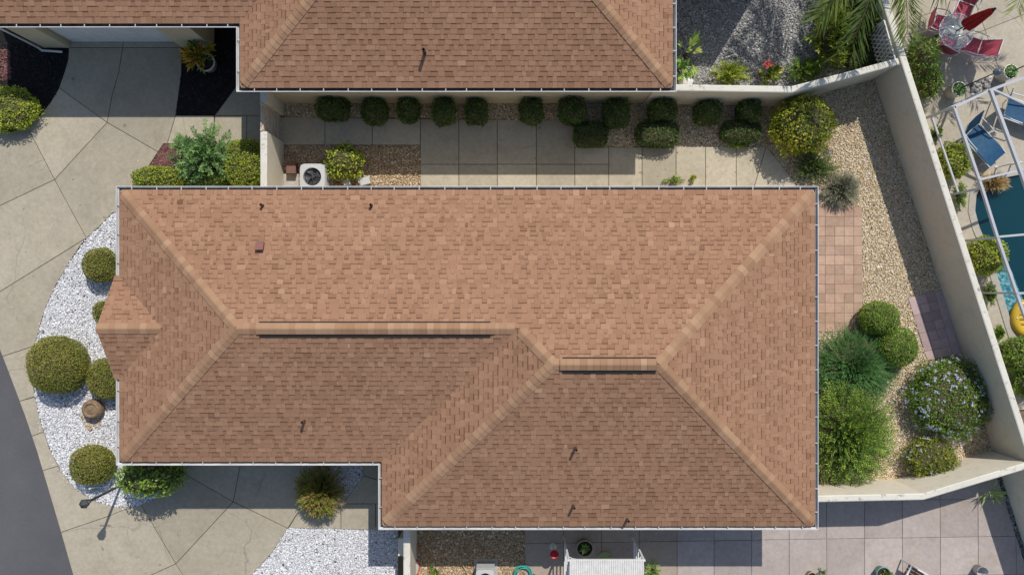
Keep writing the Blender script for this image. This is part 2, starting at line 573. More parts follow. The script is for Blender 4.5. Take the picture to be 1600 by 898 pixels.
def slabs(name, outer_px, excl_px, joints_px, ztop, gap, mat, mat_joint, piece, min_area=0.02):
    """A paved area cut into separate slabs along its joints; each slab is a child of the area."""
    pts, edges, idx = [], [], {}

    def vid(p):
        k = (round(p[0], 1), round(p[1], 1))
        if k not in idx:
            idx[k] = len(pts)
            w = at(p[0], p[1])
            pts.append(Vector((w.x, w.y)))
        return idx[k]
    for ring in [outer_px] + excl_px:
        ids = [vid(p) for p in ring]
        edges += [(ids[i], ids[(i + 1) % len(ids)]) for i in range(len(ids))]
    for line in joints_px:
        ids = [vid(p) for p in line]
        edges += list(zip(ids[:-1], ids[1:]))
    v, e, f, ov, oe, of = geometry.delaunay_2d_cdt(pts, edges, [], 0, 0.004)
    hard = {frozenset(e[i]) for i in range(len(e)) if oe[i]}
    own = {}
    for fi, tri in enumerate(f):
        for i in range(3):
            own.setdefault(frozenset((tri[i], tri[(i + 1) % 3])), []).append(fi)
    outer_w = W2(outer_px)
    ex_w = [W2(p) for p in excl_px]
    seen, comps = set(), []
    for fi in range(len(f)):
        if fi in seen:
            continue
        st, comp = [fi], []
        seen.add(fi)
        while st:
            k = st.pop()
            comp.append(k)
            t = f[k]
            for i in range(3):
                ek = frozenset((t[i], t[(i + 1) % 3]))
                if ek in hard:
                    continue
                for o in own[ek]:
                    if o not in seen:
                        seen.add(o)
                        st.append(o)
        big = max(comp, key=lambda k: abs(geometry.area_tri(*[v[i] for i in f[k]])))
        cen = sum((v[i] for i in f[big]), Vector((0, 0))) / 3
        C = np.array([[cen.x, cen.y]])
        if not in_poly(C, outer_w)[0] or any(in_poly(C, q)[0] for q in ex_w):
            continue
        comps.append(comp)
    base = MB()
    for comp in comps:
        base.add([(v[i].x, v[i].y, ztop - 0.014) for k in comp for i in f[k]], [(3 * j, 3 * j + 1, 3 * j + 2) for j in range(len(comp))])
    root = tag(base.build(name, mat_joint), kind='structure')
    for comp in comps:
        cnt = {}
        for k in comp:
            t = f[k]
            for i in range(3):
                cnt.setdefault(frozenset((t[i], t[(i + 1) % 3])), []).append((t[i], t[(i + 1) % 3]))
        nxt = {}
        for ek, lst in cnt.items():
            if len(lst) == 1:
                nxt.setdefault(lst[0][0], []).append(lst[0][1])
        loops = []
        while nxt:
            s0 = next(iter(nxt))
            loop, cur = [s0], s0
            while True:
                if cur not in nxt:
                    break
                q = nxt[cur].pop()
                if not nxt[cur]:
                    del nxt[cur]
                if q == s0:
                    break
                loop.append(q)
                cur = q
            loops.append(loop)
        loop = max(loops, key=len)
        L = clean_loop([v[i] for i in loop])
        if len(L) < 3:
            continue
        ar = abs(sum(L[i][0] * L[(i + 1) % len(L)][1] - L[(i + 1) % len(L)][0] * L[i][1] for i in range(len(L)))) / 2
        if ar < min_area:
            continue
        dz = random.uniform(-0.003, 0.003)
        mb = MB()
        n = len(L)
        low, top = offset_loop(L, gap), offset_loop(L, gap + 0.006)
        V = [(p[0], p[1], ztop - 0.05) for p in low] + [(p[0], p[1], ztop + dz - 0.006) for p in low] + [(p[0], p[1], ztop + dz) for p in top]
        mb.add(V, [tuple(range(2 * n, 3 * n))] + [(r * n + i, r * n + (i + 1) % n, (r + 1) * n + (i + 1) % n, (r + 1) * n + i) for r in (0, 1) for i in range(n)])
        cx, cy = sum(p[0] for p in L) / n, sum(p[1] for p in L) / n
        mb.build(piece, mat, root, origin=(cx, cy, 0), loc=(cx, cy, 0))
    return root


ICO_V, ICO_F = None, None
_bm = bmesh.new()
bmesh.ops.create_icosphere(_bm, subdivisions=1, radius=1.0)
_bm.verts.ensure_lookup_table()
ICO_V = np.array([v.co[:] for v in _bm.verts], np.float32)
ICO_F = np.array([[v.index for v in f.verts] for f in _bm.faces], np.int32)
_bm.free()
CUBE_V = np.array([[x, y, z] for x in (-1, 1) for y in (-1, 1) for z in (-1, 1)], np.float32)
CUBE_F = np.array([(0, 1, 3), (0, 3, 2), (4, 6, 7), (4, 7, 5), (0, 4, 5), (0, 5, 1), (2, 3, 7), (2, 7, 6), (1, 5, 7), (1, 7, 3)], np.int32)


def rand_rot(n, tilt):
    a = RNG.uniform(0, 2 * np.pi, n)
    b_ = RNG.normal(0, tilt, n)
    c = RNG.normal(0, tilt, n)
    ca, sa, cb, sb, cc, sc = np.cos(a), np.sin(a), np.cos(b_), np.sin(b_), np.cos(c), np.sin(c)
    Rz = np.zeros((n, 3, 3)); Rz[:, 0, 0] = ca; Rz[:, 0, 1] = -sa; Rz[:, 1, 0] = sa; Rz[:, 1, 1] = ca; Rz[:, 2, 2] = 1
    Rx = np.zeros((n, 3, 3)); Rx[:, 0, 0] = 1; Rx[:, 1, 1] = cb; Rx[:, 1, 2] = -sb; Rx[:, 2, 1] = sb; Rx[:, 2, 2] = cb
    Ry = np.zeros((n, 3, 3)); Ry[:, 1, 1] = 1; Ry[:, 0, 0] = cc; Ry[:, 0, 2] = sc; Ry[:, 2, 0] = -sc; Ry[:, 2, 2] = cc
    return Rz @ Rx @ Ry


def scatter(name, label, cat, poly_px, excl_px, mat, spacing, size, z=0.0, chips=False, mean=0.55, sd=0.22):
    """Loose stones or bark chips lying over a bed, one object of stuff."""
    poly = W2(poly_px)
    P = np.array(poly)
    x0, y0 = P.min(0)
    x1, y1 = P.max(0)
    gx, gy = np.meshgrid(np.arange(x0, x1, spacing), np.arange(y0, y1, spacing))
    Q = np.stack([gx.ravel(), gy.ravel()], 1)
    Q = Q + RNG.uniform(-0.5, 0.5, Q.shape) * spacing
    k = in_poly(Q, poly)
    for e in excl_px:
        k &= ~in_poly(Q, W2(e))
    Q = Q[k]
    n = len(Q)
    BV, BF = (CUBE_V, CUBE_F) if chips else (ICO_V, ICO_F)
    s = size * np.exp(RNG.normal(0, 0.25, n))
    if chips:
        sc = np.stack([s * RNG.uniform(0.8, 1.6, n), s * RNG.uniform(0.25, 0.45, n), s * 0.14], 1)
        rot = rand_rot(n, 0.35)
    else:
        sc = np.stack([s * RNG.uniform(0.8, 1.25, n), s * RNG.uniform(0.65, 1.0, n), s * RNG.uniform(0.45, 0.75, n)], 1)
        rot = rand_rot(n, 0.3)
    V = BV[None] * sc[:, None, :] * (1 + RNG.normal(0, 0.09, (n, len(BV), 1)))
    V = np.einsum('nij,nkj->nki', rot, V)
    V[:, :, 0] += Q[:, 0:1]
    V[:, :, 1] += Q[:, 1:2]
    V[:, :, 2] += (z + sc[:, 2] * RNG.uniform(0.3, 1.1, n))[:, None]
    T = BF[None] + (np.arange(n) * len(BV))[:, None, None]
    tone = np.clip(RNG.normal(mean, sd, n), 0, 1)
    cx, cy = (x0 + x1) / 2, (y0 + y1) / 2
    V -= np.array([cx, cy, 0])
    o = np_mesh(name, V, T.reshape(-1, 3), mat, np.repeat(tone, len(BF)), loc=(cx, cy, 0))
    return tag(o, label, cat, kind='stuff')


# ------------------------------------------------------------------ foliage
def leaf_arrays(P, A, N, L, Wd, fold=0.15):
    """Folded four-corner leaves at points P, pointing along A, facing N."""
    A = A / (np.linalg.norm(A, axis=1, keepdims=True) + 1e-9)
    B = np.cross(N, A)
    B /= (np.linalg.norm(B, axis=1, keepdims=True) + 1e-9)
    N2 = np.cross(A, B)
    L, Wd = L[:, None], Wd[:, None]
    v0 = P
    v1 = P + A * L * 0.45 + B * Wd * 0.5 + N2 * Wd * fold
    v2 = P + A * L
    v3 = P + A * L * 0.45 - B * Wd * 0.5 + N2 * Wd * fold
    V = np.stack([v0, v1, v2, v3], 1)
    n = len(P)
    T = np.array([[0, 2, 1], [0, 3, 2]])[None] + (np.arange(n) * 4)[:, None, None]
    return V.reshape(-1, 3), T.reshape(-1, 3)


def unit(n):
    d = RNG.normal(size=(n, 3))
    return d / np.linalg.norm(d, axis=1, keepdims=True)


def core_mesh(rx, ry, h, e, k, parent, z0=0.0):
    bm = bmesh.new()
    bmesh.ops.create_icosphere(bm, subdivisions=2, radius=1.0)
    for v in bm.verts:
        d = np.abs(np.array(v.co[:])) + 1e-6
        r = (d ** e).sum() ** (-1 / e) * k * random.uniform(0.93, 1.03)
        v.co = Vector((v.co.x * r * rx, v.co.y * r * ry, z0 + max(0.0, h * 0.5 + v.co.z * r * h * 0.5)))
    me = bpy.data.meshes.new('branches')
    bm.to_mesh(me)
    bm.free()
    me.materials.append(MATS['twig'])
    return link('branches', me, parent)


def bush(name, label, px, py, rxp, ryp, h, mat, leaf=0.045, width=0.55, dens=1.0, e=2.0, group=None, cat='shrub',
         lump=0.05, shell=0.05, tone=(0.5, 0.2), jit=0.5, flowers=0, fmat=None, core=0.88, patch=0.0, rz=0.0):
    """A leafy shrub: thousands of leaves through its outer shell over a twiggy middle."""
    zm = h * 0.55
    c = at(px, py, zm)
    k = (H - zm) / F
    rx, ry = rxp * k, ryp * k
    root = thing(name, label, cat, (c.x, c.y, 0), group, rz)
    area = 2 * math.pi * rx * ry + math.pi * (rx + ry) * h * 0.5
    n = int(dens * area / (leaf * leaf * width) * 1.9)
    d = unit(int(n * 1.5))
    d = d[d[:, 2] > -0.75][:n]
    n = len(d)
    r = (np.abs(d) ** e).sum(1) ** (-1 / e)
    ph = RNG.uniform(0, 6.28, 6)
    lm = (np.sin(d[:, 0] * 5 + ph[0]) * np.sin(d[:, 1] * 6 + ph[1]) + np.sin(d[:, 2] * 7 + d[:, 0] * 4 + ph[2]) * 0.7 +
          np.sin(d[:, 0] * 13 + ph[3]) * np.sin(d[:, 1] * 12 + ph[4]) * np.sin(d[:, 2] * 11 + ph[5]) * 0.8)
    r = r * (1 + lump * lm) * (1 - np.abs(RNG.normal(0, shell, n)))
    r = np.where(RNG.uniform(0, 1, n) < 0.05, r * RNG.uniform(1.01, 1.09, n), r)
    S = np.array([rx, ry, h * 0.5])
    P = d * r[:, None] * S + np.array([0, 0, h * 0.5])
    P[:, 2] = np.maximum(P[:, 2], 0.015)
    Nn = d / S
    Nn /= np.linalg.norm(Nn, axis=1, keepdims=True)
    Nl = Nn + unit(n) * jit
    A = np.cross(Nl, unit(n)) + Nn * RNG.uniform(0.0, 0.9, n)[:, None]
    L = leaf * np.exp(RNG.normal(0, 0.22, n))
    V, T = leaf_arrays(P, A, Nl, L, L * width)
    pt = patch * (np.sin(d[:, 0] * 3 + ph[1]) + np.sin(d[:, 1] * 3.3 + ph[2])) * 0.5
    tn = np.clip(RNG.normal(tone[0], tone[1], n) + lm * 0.06 + pt, 0, 1)
    np_mesh('foliage', V, T, mat, np.repeat(tn, 2), root)
    core_mesh(rx, ry, h, e, core, root)
    mb = MB()
    mb.tube([(0, 0, -0.03), (0.02, 0.01, h * 0.2), (0, 0, h * 0.45)], [0.035, 0.03, 0.02], 6)
    mb.build('stem', 'bark', root)
    if flowers:
        dd = unit(flowers * 4)
        dd = dd[dd[:, 2] > 0.05][:flowers]
        m_ = len(dd)
        lm2 = (np.sin(dd[:, 0] * 5 + ph[0]) * np.sin(dd[:, 1] * 6 + ph[1]) + np.sin(dd[:, 2] * 7 + dd[:, 0] * 4 + ph[2]) * 0.7)
        C = dd * (1.03 + lump * lm2)[:, None] * S + np.array([0, 0, h * 0.5])
        q = 9
        P2 = np.repeat(C, q, 0) + RNG.normal(0, 0.018, (m_ * q, 3))
        N2 = np.repeat(dd, q, 0) + unit(m_ * q) * 0.6
        A2 = np.cross(N2, unit(m_ * q))
        L2 = RNG.uniform(0.03, 0.048, m_ * q)
        V, T = leaf_arrays(P2, A2, N2, L2, L2 * 0.95)
        tag(np_mesh('blossoms', V, T, fmat, np.repeat(RNG.uniform(0, 1, m_ * q), 2), root), kind='stuff')
    return root


def spray(name, label, px, py, rxp, ryp, h, mat, nbr=120, per=14, leaf=0.06, width=0.3, pin=0.5, droop=0.2, group=None, cat='shrub',
          tone=(0.5, 0.2), z0=0.0, start=0.25, loc=None, az=None, stem=0.006, zref=None, low=0.0, fronds=None, core=0.0):
    """A shrub, palm or grass built from arching stems with leaves along them."""
    zm = h * 0.6 if zref is None else zref
    if loc is None:
        c = at(px, py, zm)
        loc = (c.x, c.y, 0)
        k = (H - zm) / F
        rx, ry = rxp * k, ryp * k
    else:
        rx, ry = rxp, ryp
    root = thing(name, label, cat, loc, group)
    phi = RNG.uniform(0, 2 * np.pi, nbr) if az is None else RNG.uniform(az[0], az[1], nbr)
    s = np.where(np.arange(nbr) % 4 == 0, RNG.uniform(0, 0.5, nbr), np.sqrt(RNG.uniform(0.02, 1, nbr)))
    if fronds:
        nbr = len(fronds)
        phi = np.radians([q[0] for q in fronds])
        s = np.array([q[1] for q in fronds], float)
    top = z0 + (h - z0) * np.sqrt(np.clip(1 - (s * 0.92) ** 2, 0, 1)) * RNG.uniform(0.72, 1.0, nbr) * (1 - droop * s) + low
    E = np.stack([rx * np.cos(phi) * s, ry * np.sin(phi) * s, np.maximum(top, 0.04)], 1) * np.array([1, 1, 1])
    E[:, :2] *= RNG.uniform(0.85, 1.12, (nbr, 1))
    B = np.stack([E[:, 0] * 0.08, E[:, 1] * 0.08, np.full(nbr, z0)], 1) + RNG.normal(0, 0.01, (nbr, 3)) * [1, 1, 0]
    Mid = B * 0.45 + E * 0.55
    Mid[:, 2] = np.maximum(E[:, 2], z0 + (h - z0) * 0.55) * (0.75 + 0.35 * droop)
    t = (start + (1 - start) * (np.arange(per) + 0.5) / per)[None, :, None]
    t = np.clip(t + RNG.uniform(-0.5, 0.5, (nbr, per, 1)) * (1 - start) / per, 0, 1)
    Bq, Mq, Eq = B[:, None], Mid[:, None], E[:, None]
    P = (1 - t) ** 2 * Bq + 2 * t * (1 - t) * Mq + t ** 2 * Eq
    D = 2 * (1 - t) * (Mq - Bq) + 2 * t * (Eq - Mq)
    P, D = P.reshape(-1, 3), D.reshape(-1, 3)
    D /= np.linalg.norm(D, axis=1, keepdims=True) + 1e-9
    n = len(P)
    up = np.tile([0, 0, 1.0], (n, 1)) + unit(n) * 0.35
    side = np.cross(D, up)
    side /= np.linalg.norm(side, axis=1, keepdims=True) + 1e-9
    sg = np.where(np.arange(n) % 2 == 0, 1.0, -1.0)[:, None]
    A = D * math.cos(pin) + side * sg * math.sin(pin) + unit(n) * 0.18
    Nl = np.cross(side, D) * 0.6 + np.array([0.1, 0.3, 0.7]) + unit(n) * 0.4
    L = leaf * np.exp(RNG.normal(0, 0.18, n))
    V, T = leaf_arrays(P, A, Nl, L, L * width)
    tn = np.clip(np.repeat(RNG.normal(tone[0], tone[1], nbr), per) + RNG.normal(0, tone[1] * 0.5, n), 0, 1)
    np_mesh('foliage', V, T, mat, np.repeat(tn, 2), root)
    if stem:
        ts = np.linspace(0, 1, 5)[None, :, None]
        C = (1 - ts) ** 2 * Bq + 2 * ts * (1 - ts) * Mq + ts ** 2 * Eq
        mb = MB()
        for i in range(nbr):
            mb.tube([Vector(p) for p in C[i]], [stem, stem * 0.9, stem * 0.75, stem * 0.55, stem * 0.3], 3)
        mb.build('stems', 'bark', root)
    if core:
        core_mesh(rx * core, ry * core, h * core, 2.0, 1.0, root)
    if z0 > 0.05:
        mb = MB()
        mb.tube([(0, 0, -0.04), (0.03, 0.02, z0 * 0.5), (0, 0, z0 + 0.05)], [0.05 + 0.03 * z0, 0.04 + 0.02 * z0, 0.03 + 0.02 * z0], 10)
        mb.build('trunk', 'bark', root)
    return root


# ------------------------------------------------------------------ ground, street, paving and beds
mb = MB()
mb.prism([(-150, -150), (150, -150), (150, 150), (-150, 150)], -0.3, -0.05)
tag(mb.build('ground', 'earth'), kind='structure')

STREET_EDGE = [(-130, 190), (-80, 330), (-40, 441), (0, 545), (20, 597), (40, 650), (58, 703), (75, 760), (95, 828), (115, 898), (140, 990), (175, 1120)]
sheet('street', STREET_EDGE + [(-520, 1120), (-520, 190)], 0.012, 'asphalt')

NB = [(108, 40), (108, 80), (107, 95), (101, 115), (92, 140), (80, 160), (64, 180), (45, 196), (20, 206), (-118, 214), (-118, 40)]
N_PATCH = [(284, 40), (284, 115), (275, 181), (336, 181), (370, 135), (370, 40)]
RED_BED = [(256, 225), (412, 225), (412, 334), (300, 345), (196, 345), (213, 290)]
W_BED = [(305, 328), (200, 328), (176, 333), (160, 350), (133, 375), (110, 408), (88, 445), (70, 485), (60, 520), (53, 545), (50, 580), (55, 620), (66, 665), (78, 700),
         (95, 735), (120, 765), (150, 783), (185, 792), (215, 790), (250, 775), (280, 750), (297, 722), (305, 690), (305, 660)]
SW_PATCH = [(482, 660), (481, 724), (472, 790), (533, 790), (567, 744), (567, 660)]
S_GRAVEL = [(450, 824), (596, 827), (622, 827), (622, 995), (330, 995), (350, 950), (393, 898), (426, 862)]
DRIVE = [(-118, 55), (412, 55), (412, 334), (300, 334), (300, 665), (592, 665), (592, 990), (140, 990), (115, 898), (95, 828), (75, 760), (58, 703),
         (40, 650), (20, 597), (0, 545), (-40, 441), (-80, 330), (-118, 224)]
DRIVE_JOINTS = [
    [(168, 192), (176, 150), (187, 110), (196, 50)], [(104, 75), (288, 75)], [(168, 192), (88, 134)], [(168, 192), (86, 281)],
    [(168, 192), (253, 241)], [(86, 281), (39, 190)], [(86, 281), (0, 322), (-100, 372)], [(86, 281), (107, 320), (139, 378)],
    [(142, 368), (0, 456), (-45, 484)], [(-6, 560), (58, 539)], [(26, 628), (62, 617)], [(44, 683), (76, 672)], [(60, 737), (99, 725)],
    [(92, 832), (166, 807), (217, 786)], [(365, 783), (375, 730), (393, 660)], [(365, 783), (283, 736)], [(365, 783), (275, 880)], [(365, 783), (453, 826)],
    [(275, 880), (230, 803), (217, 780)], [(275, 880), (235, 898), (110, 944)], [(275, 880), (287, 898), (330, 992)],
    [(275, 181), (261, 228)], [(335, 181), (335, 229)], [(386, 181), (386, 229)], [(334, 181), (416, 181)],
    [(472, 790), (450, 826)], [(533, 788), (533, 830)], [(530, 786), (596, 786)], [(587, 786), (587, 832)], [(559, 740), (596, 750)],
]
slabs('driveway', DRIVE, [NB, N_PATCH, RED_BED, W_BED, SW_PATCH, S_GRAVEL], DRIVE_JOINTS, 0.03, 0.008, 'driveway', 'joint', 'slab')

PATIO_N = [(414, 182), (444, 183), (657, 186), (898, 188), (898, 231), (1197, 229), (1243, 286), (1243, 326), (657, 326), (657, 227), (444, 227), (414, 226)]
slabs('side_patio', PATIO_N, [], [[(508, 178), (508, 231)], [(582, 178), (582, 231)], [(657, 178), (657, 231)], [(717, 178), (717, 330)], [(777, 178), (777, 330)],
      [(838, 178), (838, 330)], [(898, 231), (898, 326)], [(951, 228), (951, 326)], [(1003, 228), (1003, 326)], [(1056, 228), (1056, 326)], [(1102, 228), (1102, 326)],
      [(1150, 228), (1150, 326)], [(1197, 229), (1168, 326)], [(657, 257), (951, 257)]], 0.03, 0.008, 'patio_north', 'joint', 'slab')

PATIO_S = [(820, 740), (1230, 740), (1230, 766), (1398, 766), (1538, 724), (1556, 740), (1597, 868), (1640, 1000), (820, 1000)]
js = [[(x, 730), (x + (x - 1200) * 0.004, 1000)] for x in (881, 940, 999, 1058, 1115.5, 1174, 1232.5, 1291, 1350, 1409, 1468, 1527, 1586)]
js += [[(815, 848 + d), (1640, 836 + d)] for d in (-59, 0, 59, 118)]
rear = slabs('rear_patio', PATIO_S, [], js, 0.03, 0.006, 'patio_south', 'joint_pale', 'tile')

for t_ in rear.children:
    if t_.location.x < at(1030, 800).x:
        t_.data.materials[0] = MATS['patio_warm']

E_YARD = [(444, 160), (1057, 163), (1207, 166), (1281, 146), (1368, 122), (1552, 702), (1502, 725), (1398, 752), (1215, 756), (1200, 340), (1243, 326), (1243, 286), (1197, 229), (898, 231), (898, 188), (444, 183)]
sheet('gravel_bed', E_YARD, -0.005, 'tan_bed')
sheet('gravel_bed', [(444, 227), (657, 227), (657, 334), (444, 334)], -0.005, 'tan_bed')
sheet('gravel_bed', [(636, 740), (820, 740), (820, 1000), (636, 1000)], -0.005, 'tan_bed')
sheet('gravel_bed', W_BED, -0.005, 'white_bed')
sheet('gravel_bed', S_GRAVEL, -0.005, 'white_bed')
sheet('gravel_bed', SW_PATCH, -0.005, 'white_bed')
sheet('mulch_bed', NB, -0.005, 'black_bed')
sheet('mulch_bed', N_PATCH, -0.005, 'black_bed')
sheet('mulch_bed', RED_BED, -0.005, 'red_bed')
N_YARD = [(1020, -150), (1300, -150), (1300, -20), (1345, 60), (1362, 118), (1281, 140), (1207, 158), (1020, 156)]
sheet('gravel_bed', N_YARD, -0.005, 'grey_bed')
E_STRIP = [(1556, 742), (1562, 738), (1652, 1000), (1640, 1000), (1597, 868)]
sheet('gravel_bed', E_STRIP, -0.005, 'black_bed')

# terracotta terrace beside the house
TER = [(1215, 323), (1346, 323), (1347, 518), (1215, 518)]
xs = [1215, 1230, 1244.5, 1259, 1274, 1288.7, 1303.6, 1318.3, 1333.2, 1346]
ys = [323, 338.5, 354, 369, 384, 399, 414, 429, 444, 458.5, 473, 489, 504, 518]
tj = []
for i, y in enumerate(ys[1:-1]):
    tj.append([(1215, y), (1347, y)])
for i, x in enumerate(xs[1:-1]):
    for j in range(len(ys) - 1):
        if random.random() < 0.12:
            continue
        tj.append([(x, ys[j]), (x, ys[j + 1])])
slabs('terrace', TER, [], tj, 0.035, 0.003, 'terracotta', 'joint_warm', 'paver', 0.01)
PK = [(1418, 465), (1473, 452), (1501, 552), (1448, 563)]


def bil(u, v):
    a = Vector(PK[0]).lerp(Vector(PK[1]), u)
    b_ = Vector(PK[3]).lerp(Vector(PK[2]), u)
    return tuple(a.lerp(b_, v))


pj = [[bil(0, j / 7), bil(1, j / 7)] for j in range(1, 7)]
for i in range(1, 4):
    for j in range(7):
        if not (i == 2 and j in (2, 5)) and not (i == 1 and j == 0):
            pj.append([bil(i / 4, j / 7), bil(i / 4, (j + 1) / 7)])
slabs('paver_pad', PK, [], pj, 0.035, 0.004, 'pink_paver', 'joint_warm', 'paver', 0.01)

scatter('white_gravel', 'bed of loose white marble gravel curving round the front bushes', 'gravel', W_BED, [[(215, 325), (320, 325), (320, 700), (215, 700)]], 'white_stone', 0.030, 0.021, mean=0.6, sd=0.28)
scatter('white_gravel', 'bed of white gravel at the bottom edge beside the driveway', 'gravel', S_GRAVEL, [], 'white_stone', 0.030, 0.021, mean=0.6, sd=0.28)
scatter('white_gravel', 'small shaded patch of white gravel round the bronze grassy shrub', 'gravel', SW_PATCH, [[(470, 650), (580, 650), (580, 700), (470, 700)]], 'white_stone', 0.030, 0.021)
scatter('tan_gravel', 'tan river gravel running along the side path and round the back garden', 'gravel', E_YARD, [TER, PK, [(1190, 520), (1250, 520), (1250, 780), (1190, 780)]], 'tan_stone', 0.030, 0.0205)
scatter('tan_gravel', 'patch of tan gravel beside the air conditioner and lime shrub', 'gravel', [(444, 227), (657, 227), (657, 320), (444, 320)], [], 'brown_stone', 0.036, 0.025)
scatter('tan_gravel', 'brown gravel bed at the bottom edge between wall and rear patio', 'gravel', [(636, 790), (820, 790), (820, 1000), (636, 1000)], [], 'brown_stone', 0.036, 0.025)
scatter('grey_gravel', 'grey gravel yard beside the neighbouring roof at the top edge', 'gravel', [(1020, -40), (1310, -40), (1345, 60), (1362, 118), (1281, 140), (1207, 158), (1020, 156)], [], 'grey_stone', 0.035, 0.024)
scatter('dark_gravel', 'narrow strip of dark gravel along the wall in the bottom right corner', 'gravel', E_STRIP, [], 'grey_stone', 0.04, 0.03, mean=0.25)
scatter('black_mulch', 'black mulch bed under the bush at the left of the shaded garage', 'mulch', [(-40, 60)] + NB[1:9] + [(-40, 210)], [], 'black_chip', 0.03, 0.03, chips=True)
scatter('black_mulch', 'black mulch bed round the croton pot right of the garage', 'mulch', [(284, 62), (284, 115), (275, 181), (336, 181), (370, 135), (370, 62)], [], 'black_chip', 0.03, 0.03, chips=True)
scatter('red_mulch', 'red bark mulch bed under the feathery green shrub', 'mulch', [(256, 225), (404, 225), (404, 310), (203, 310), (213, 290)], [], 'red_chip', 0.028, 0.026, chips=True)
scatter('red_mulch', 'scrap of red bark mulch at the left edge above the lime bush', 'mulch', [(-30, 78), (16, 78), (17, 125), (-30, 130)], [], 'red_chip', 0.028, 0.026, z=0.015, chips=True)
scatter('brown_gravel', 'ring of brown pebbles round the clay urn in the white gravel', 'gravel', [(128, 652), (136, 630), (156, 628), (161, 648), (157, 668), (140, 672), (130, 664)], [], 'brown_stone', 0.045, 0.026, z=0.018)

EDGE = [(x - 5 if x < 170 else x, y + (5 if y > 560 and x > 60 else 0)) for x, y in W_BED]
scatter('stray_gravel', 'stray white stones kicked onto the concrete round the front gravel', 'gravel', EDGE, [W_BED], 'white_stone', 0.16, 0.017, z=0.03)
scatter('stray_gravel', 'stray white stones on the concrete beside the bottom gravel bed', 'gravel', [(446, 818), (592, 822), (592, 830), (450, 826), (420, 866), (388, 903), (384, 896), (418, 858)], [S_GRAVEL], 'white_stone', 0.15, 0.017, z=0.03)
scatter('leaf_litter', 'few dry brown leaf bits strewn over the driveway', 'leaf litter', [(0, 250), (250, 220), (160, 345), (60, 480), (10, 540)], [], 'leaf_dry', 0.55, 0.02, z=0.03, chips=True)
scatter('leaf_litter', 'few dry brown leaf bits strewn over the side path', 'leaf litter', [(660, 190), (896, 192), (900, 234), (1190, 234), (1230, 285), (660, 285)], [], 'leaf_dry', 0.4, 0.018, z=0.03, chips=True)
scatter('leaf_litter', 'few dry brown leaf bits strewn over the lower driveway', 'leaf litter', [(120, 850), (240, 795), (440, 800), (440, 826), (380, 898), (140, 898)], [], 'leaf_dry', 0.5, 0.018, z=0.03, chips=True)

# ------------------------------------------------------------------ houses
PITCH = 0.4
TH = math.atan(PITCH)
CT, ST = math.cos(TH), math.sin(TH)
ZE = 2.5
X0, XB, X1 = -10.08, -3.32, 7.77
YN, YS1, YS2 = 2.48, -4.45, -6.11
r1, r2 = (YN - YS1) / 2, (YN - YS2) / 2
y1, y2 = (YN + YS1) / 2, (YN + YS2) / 2
z1, z2 = ZE + PITCH * r1, ZE + PITCH * r2
YC, GW, XG, XE = -1.03, 1.3, -10.44, -10.24
NW, NE, SE, SB, IB, SW = (X0, YN), (X1, YN), (X1, YS2), (XB, YS2), (XB, YS1), (X0, YS1)
R1S, R1E, R2S, R2E = (X0 + r1, y1), (XB + r1, y1), (XB + r2, y2), (X1 - r2, y2)
GA, GB, GP = (X0, YC + GW), (X0, YC - GW), (X0 + GW, YC)
PLANES = [  # downhill direction, a point on the eave, outline
    ((0, 1), NW, [NW, R1S, R1E, R2S, R2E, NE]),
    ((1, 0), NE, [NE, R2E, SE]),
    ((0, -1), SE, [SE, R2E, R2S, SB]),
    ((-1, 0), SB, [SB, R2S, R1E, IB]),
    ((0, -1), SW, [SW, IB, R1E, R1S]),
    ((-1, 0), SW, [SW, R1S, NW, GA, GP, GB]),
    ((0, 1), (XE, YC + GW), [(XE, YC + GW), (XG, YC), GP, GA]),
    ((0, -1), (XE, YC - GW), [(XE, YC - GW), GB, GP, (XG, YC)]),
]


def roof_z(x, y):
    big = min(x - XB, X1 - x, YN - y, y - YS2)
    nar = min(x - X0, YN - y, y - YS1)
    return ZE + PITCH * max(big, nar if x < XB + r2 else -9)


def clip_axis(poly, ax, val, keep_greater):
    out = []
    n = len(poly)
    for i in range(n):
        p, q = poly[i], poly[(i + 1) % n]
        a, b_ = p[ax] - val, q[ax] - val
        if not keep_greater:
            a, b_ = -a, -b_
        if a >= 0:
            out.append(p)
        if (a > 0 and b_ < 0) or (a < 0 and b_ > 0):
            t = a / (a - b_)
            out.append((p[0] + (q[0] - p[0]) * t, p[1] + (q[1] - p[1]) * t))
    return out


def area2(p):
    return sum(p[i][0] * p[(i + 1) % len(p)][1] - p[(i + 1) % len(p)][0] * p[i][1] for i in range(len(p))) / 2


EXPO = 0.129


